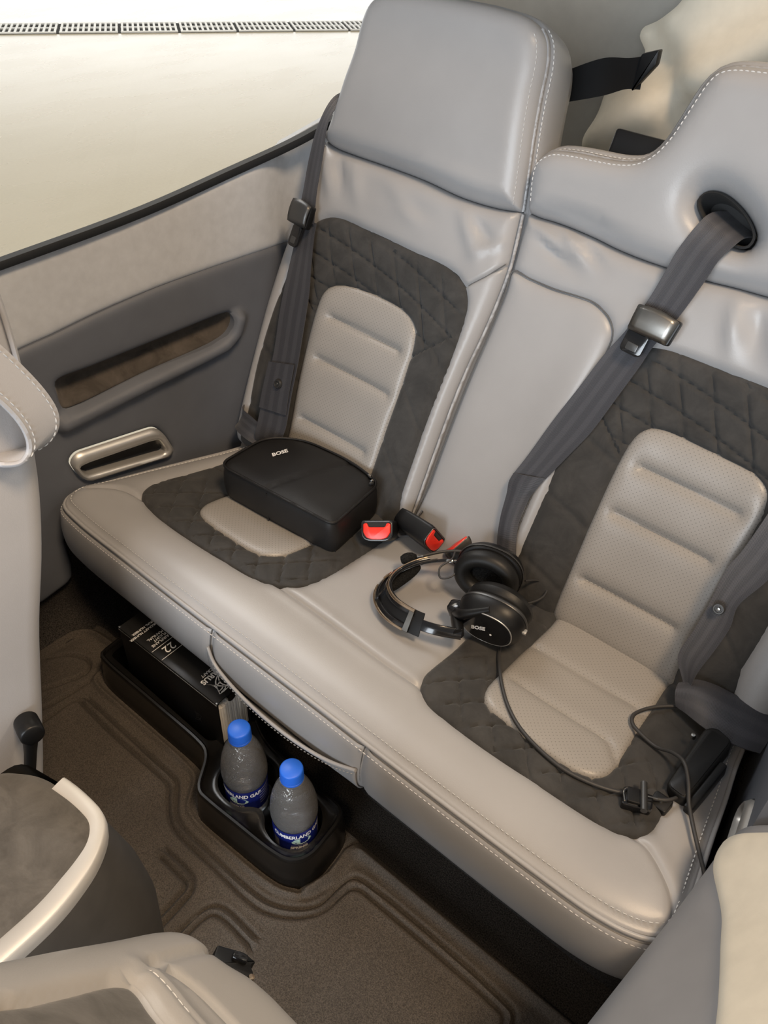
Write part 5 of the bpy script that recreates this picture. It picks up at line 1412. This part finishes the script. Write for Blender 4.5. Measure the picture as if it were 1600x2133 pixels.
ks_ = np.argmin(np.hypot(so[:, 0] + .548, so[:, 1] - .165)); ke_ = np.argmin(np.hypot(so[:, 0] + .428, so[:, 1] + .15))
idx = [i % 120 for i in (range(ke_, ks_ + 1) if ks_ > ke_ else range(ke_, ks_ + 121))]
grid_mesh('silver_trim', [np.array(r)[idx] for r in rows], M_silverpaint, cs, uv=False)
rows = []
for ins, z_ in ((.002, ZC - .018), (-.002, ZC - .03), (-.010, ZC - .07), (-.020, ZC - .12), (-.026, .16), (-.022, .08), (-.018, .006)):
    p = so + sN * ins; p = p.copy(); p[:, 0] = np.minimum(p[:, 0], -.418); rows.append(np.column_stack([p, np.full(120, z_)]))
grid_mesh('console_body', rows, plain('charcoal_console', (.058, .054, .050), .6, var=.1, bscale=800, bstr=.15), cs, closed=True, uv=False)

# ------------------------------------------------------------------ folded pilot seat back in the near left corner
ps = thing('folded_seat_back', (-.20, .10, .30), 'tan-grey leather front seat back folded forward in the lower left corner', 'front seat')
Pv = np.array([0, -.558, .830]); Pn = np.array([0, .830, .558]); Po = np.array([0, .127, .375])
def FP(u, v, w_):
    u, v, w_ = np.broadcast_arrays(np.asarray(u, float), np.asarray(v, float), np.asarray(w_, float))
    return np.stack([u, Po[1] + v * Pv[1] + w_ * Pn[1], Po[2] + v * Pv[2] + w_ * Pn[2]], -1)
po = np.vstack([catmull([(-.3265, .40), (-.3265, .2013), (-.328, .1417), (-.3285, .0717), (-.3297, .005), (-.326, -.016), (-.317, -.029), (-.303, -.036), (-.281, -.0385), (-.2586, -.0535), (-.2325, -.060), (-.2034, -.060), (-.12, -.058), (.0, -.05)], False, 5), [(.02, .40)]])
seamP = catmull([(-.2795, .36), (-.2802, .2353), (-.2833, .2146), (-.2840, .1871), (-.2842, .1126), (-.2883, .0708), (-.2914, .0282), (-.2909, -.0147), (-.289, -.035)], False, 5)
chA = catmull([(-.2879, .0686), (-.2678, .0557), (-.2492, .0496), (-.2298, .0477), (-.15, .046), (-.05, .05)], False, 4)
chB = catmull([(-.2851, .0922), (-.2727, .0877), (-.2542, .0875), (-.2404, .0892), (-.15, .089), (-.05, .09)], False, 4)
chC = catmull([(-.2842, .1126), (-.2729, .1073), (-.259, .1074), (-.246, .1105), (-.15, .112), (-.05, .112)], False, 4)
sP = catmull([(-.2826, .32), (-.2828, .2151), (-.2827, .1745), (-.2822, .127), (-.277, .113), (-.265, .1095), (-.247, .1130), (-.15, .114), (-.05, .114), (-.05, .32)], True, 4)
def HP(P, d):
    w_ = .000 + .013 * (1 - np.exp(-d / .013))
    for l, a in ((seamP, .005), (chA, .006), (chB, .003), (chC, .006)): w_ -= seamdip(P, l, a, .004)
    w_ += .005 * np.exp(-((seg_dist(P, chB)) / .010) ** 2)
    q_ = sdf(P, sP); w_ -= np.where(q_ > 0, .004 + .008 * (1 - np.exp(-q_ / .006)), 0)
    return w_
panel('back_shell', po, FP, HP, M_leather_fr if False else leather('tan_grey_leather', (.335, .315, .295)), ps, grid=.007, skirt=.05, guides=[chA[3:], chB[2:], chC[2:]], goff=(0, .002, .0045, .008))
panel('suede_insert', sP, FP, lambda P, d: .0075 - .005 * np.exp(-d / .004) + .003 * (1 - np.exp(-d / .01)), M_suede_l, ps, grid=.008, skirt=.004)
q2 = chB[:14]; w2 = HP(q2, np.full(len(q2), .05))
stitches('channel_stitching', FP(q2[:, 0], q2[:, 1], w2), np.tile(Pn, (len(q2), 1)), M_thread, ps, length=.006, gap=.0015, wdt=.0009)
e2 = po[20:62]
tube('edge_welt', FP(e2[:, 0], e2[:, 1], -.003)[::2], .0022, M_beige, ps, sides=6)
# seat-rail bracket below it
rl = thing('seat_rail_bracket', (-.30, .185, .05), 'black metal seat rail bracket poking out behind the folded seat back', 'bracket')
Mr = frame((-.292, .166, .285), (.1, .5, .85), (.8, .5, -.3))
prism('bracket_plate', rounded([(-.022, -.012), (.012, -.014), (.022, -.006), (.017, .003), (.022, .008), (.008, .014), (-.020, .012)], .002), -.012, .006, M_blackplastic, rl, M=Mr, bevel=.002)
box('bracket_step', (.004, .003, .009), (.016, .008, .007), M_glossblack, rl, M=Mr, bevel=.002)
lathe('brass_pin', [(.0001, .004), (.003, .0035), (.0035, -.004)], M_bronze, rl, M=Mr @ Matrix.Translation((.020, -.010, .003)), seg=12)
tube('rail_post', [(-.292, .150, .02), (-.292, .155, .14), (-.292, .162, .275)], .009, M_blackplastic, rl, curve=False)

# ------------------------------------------------------------------ cream moulded trim in the aft right corner
FA = lambda x, z, w_: np.stack([x, 1.50 - w_ + 0 * x, z], -1)
ao = rounded([(-.607, 1.02), (-.607, .931), (-.648, .897), (-.684, .879), (-.684, .866), (-.66, .842), (-.69, .815), (-.715, .775), (-.705, .745), (-.722, .70), (-.70, .55), (.30, .55), (.30, 1.3), (-.55, 1.3)], [.02, .03, .03, .01, .006, .01, .02, .02, .02, .02, 0, 0, 0, 0], 5)
def HA(P, d):
    x, z_ = P[:, 0], P[:, 1]
    w_ = .02 * (1 - np.exp(-d / .015))
    w_ += .05 * np.exp(-(((x + .50) * .7 - (z_ - .86)) / .05) ** 2) + .06 * np.clip(z_ - .9, 0, 1)
    w_ -= .03 * np.exp(-(((x + .57) * .8 + (z_ - .80)) / .04) ** 2)
    return w_
ac = panel('trim_2', ao, FA, HA, M_beige, None, (-.3, 1.5, .55), grid=.02, skirt=.03)
tag(ac, 'cream moulded trim in the aft right corner behind the headrests', None, kind='structure')
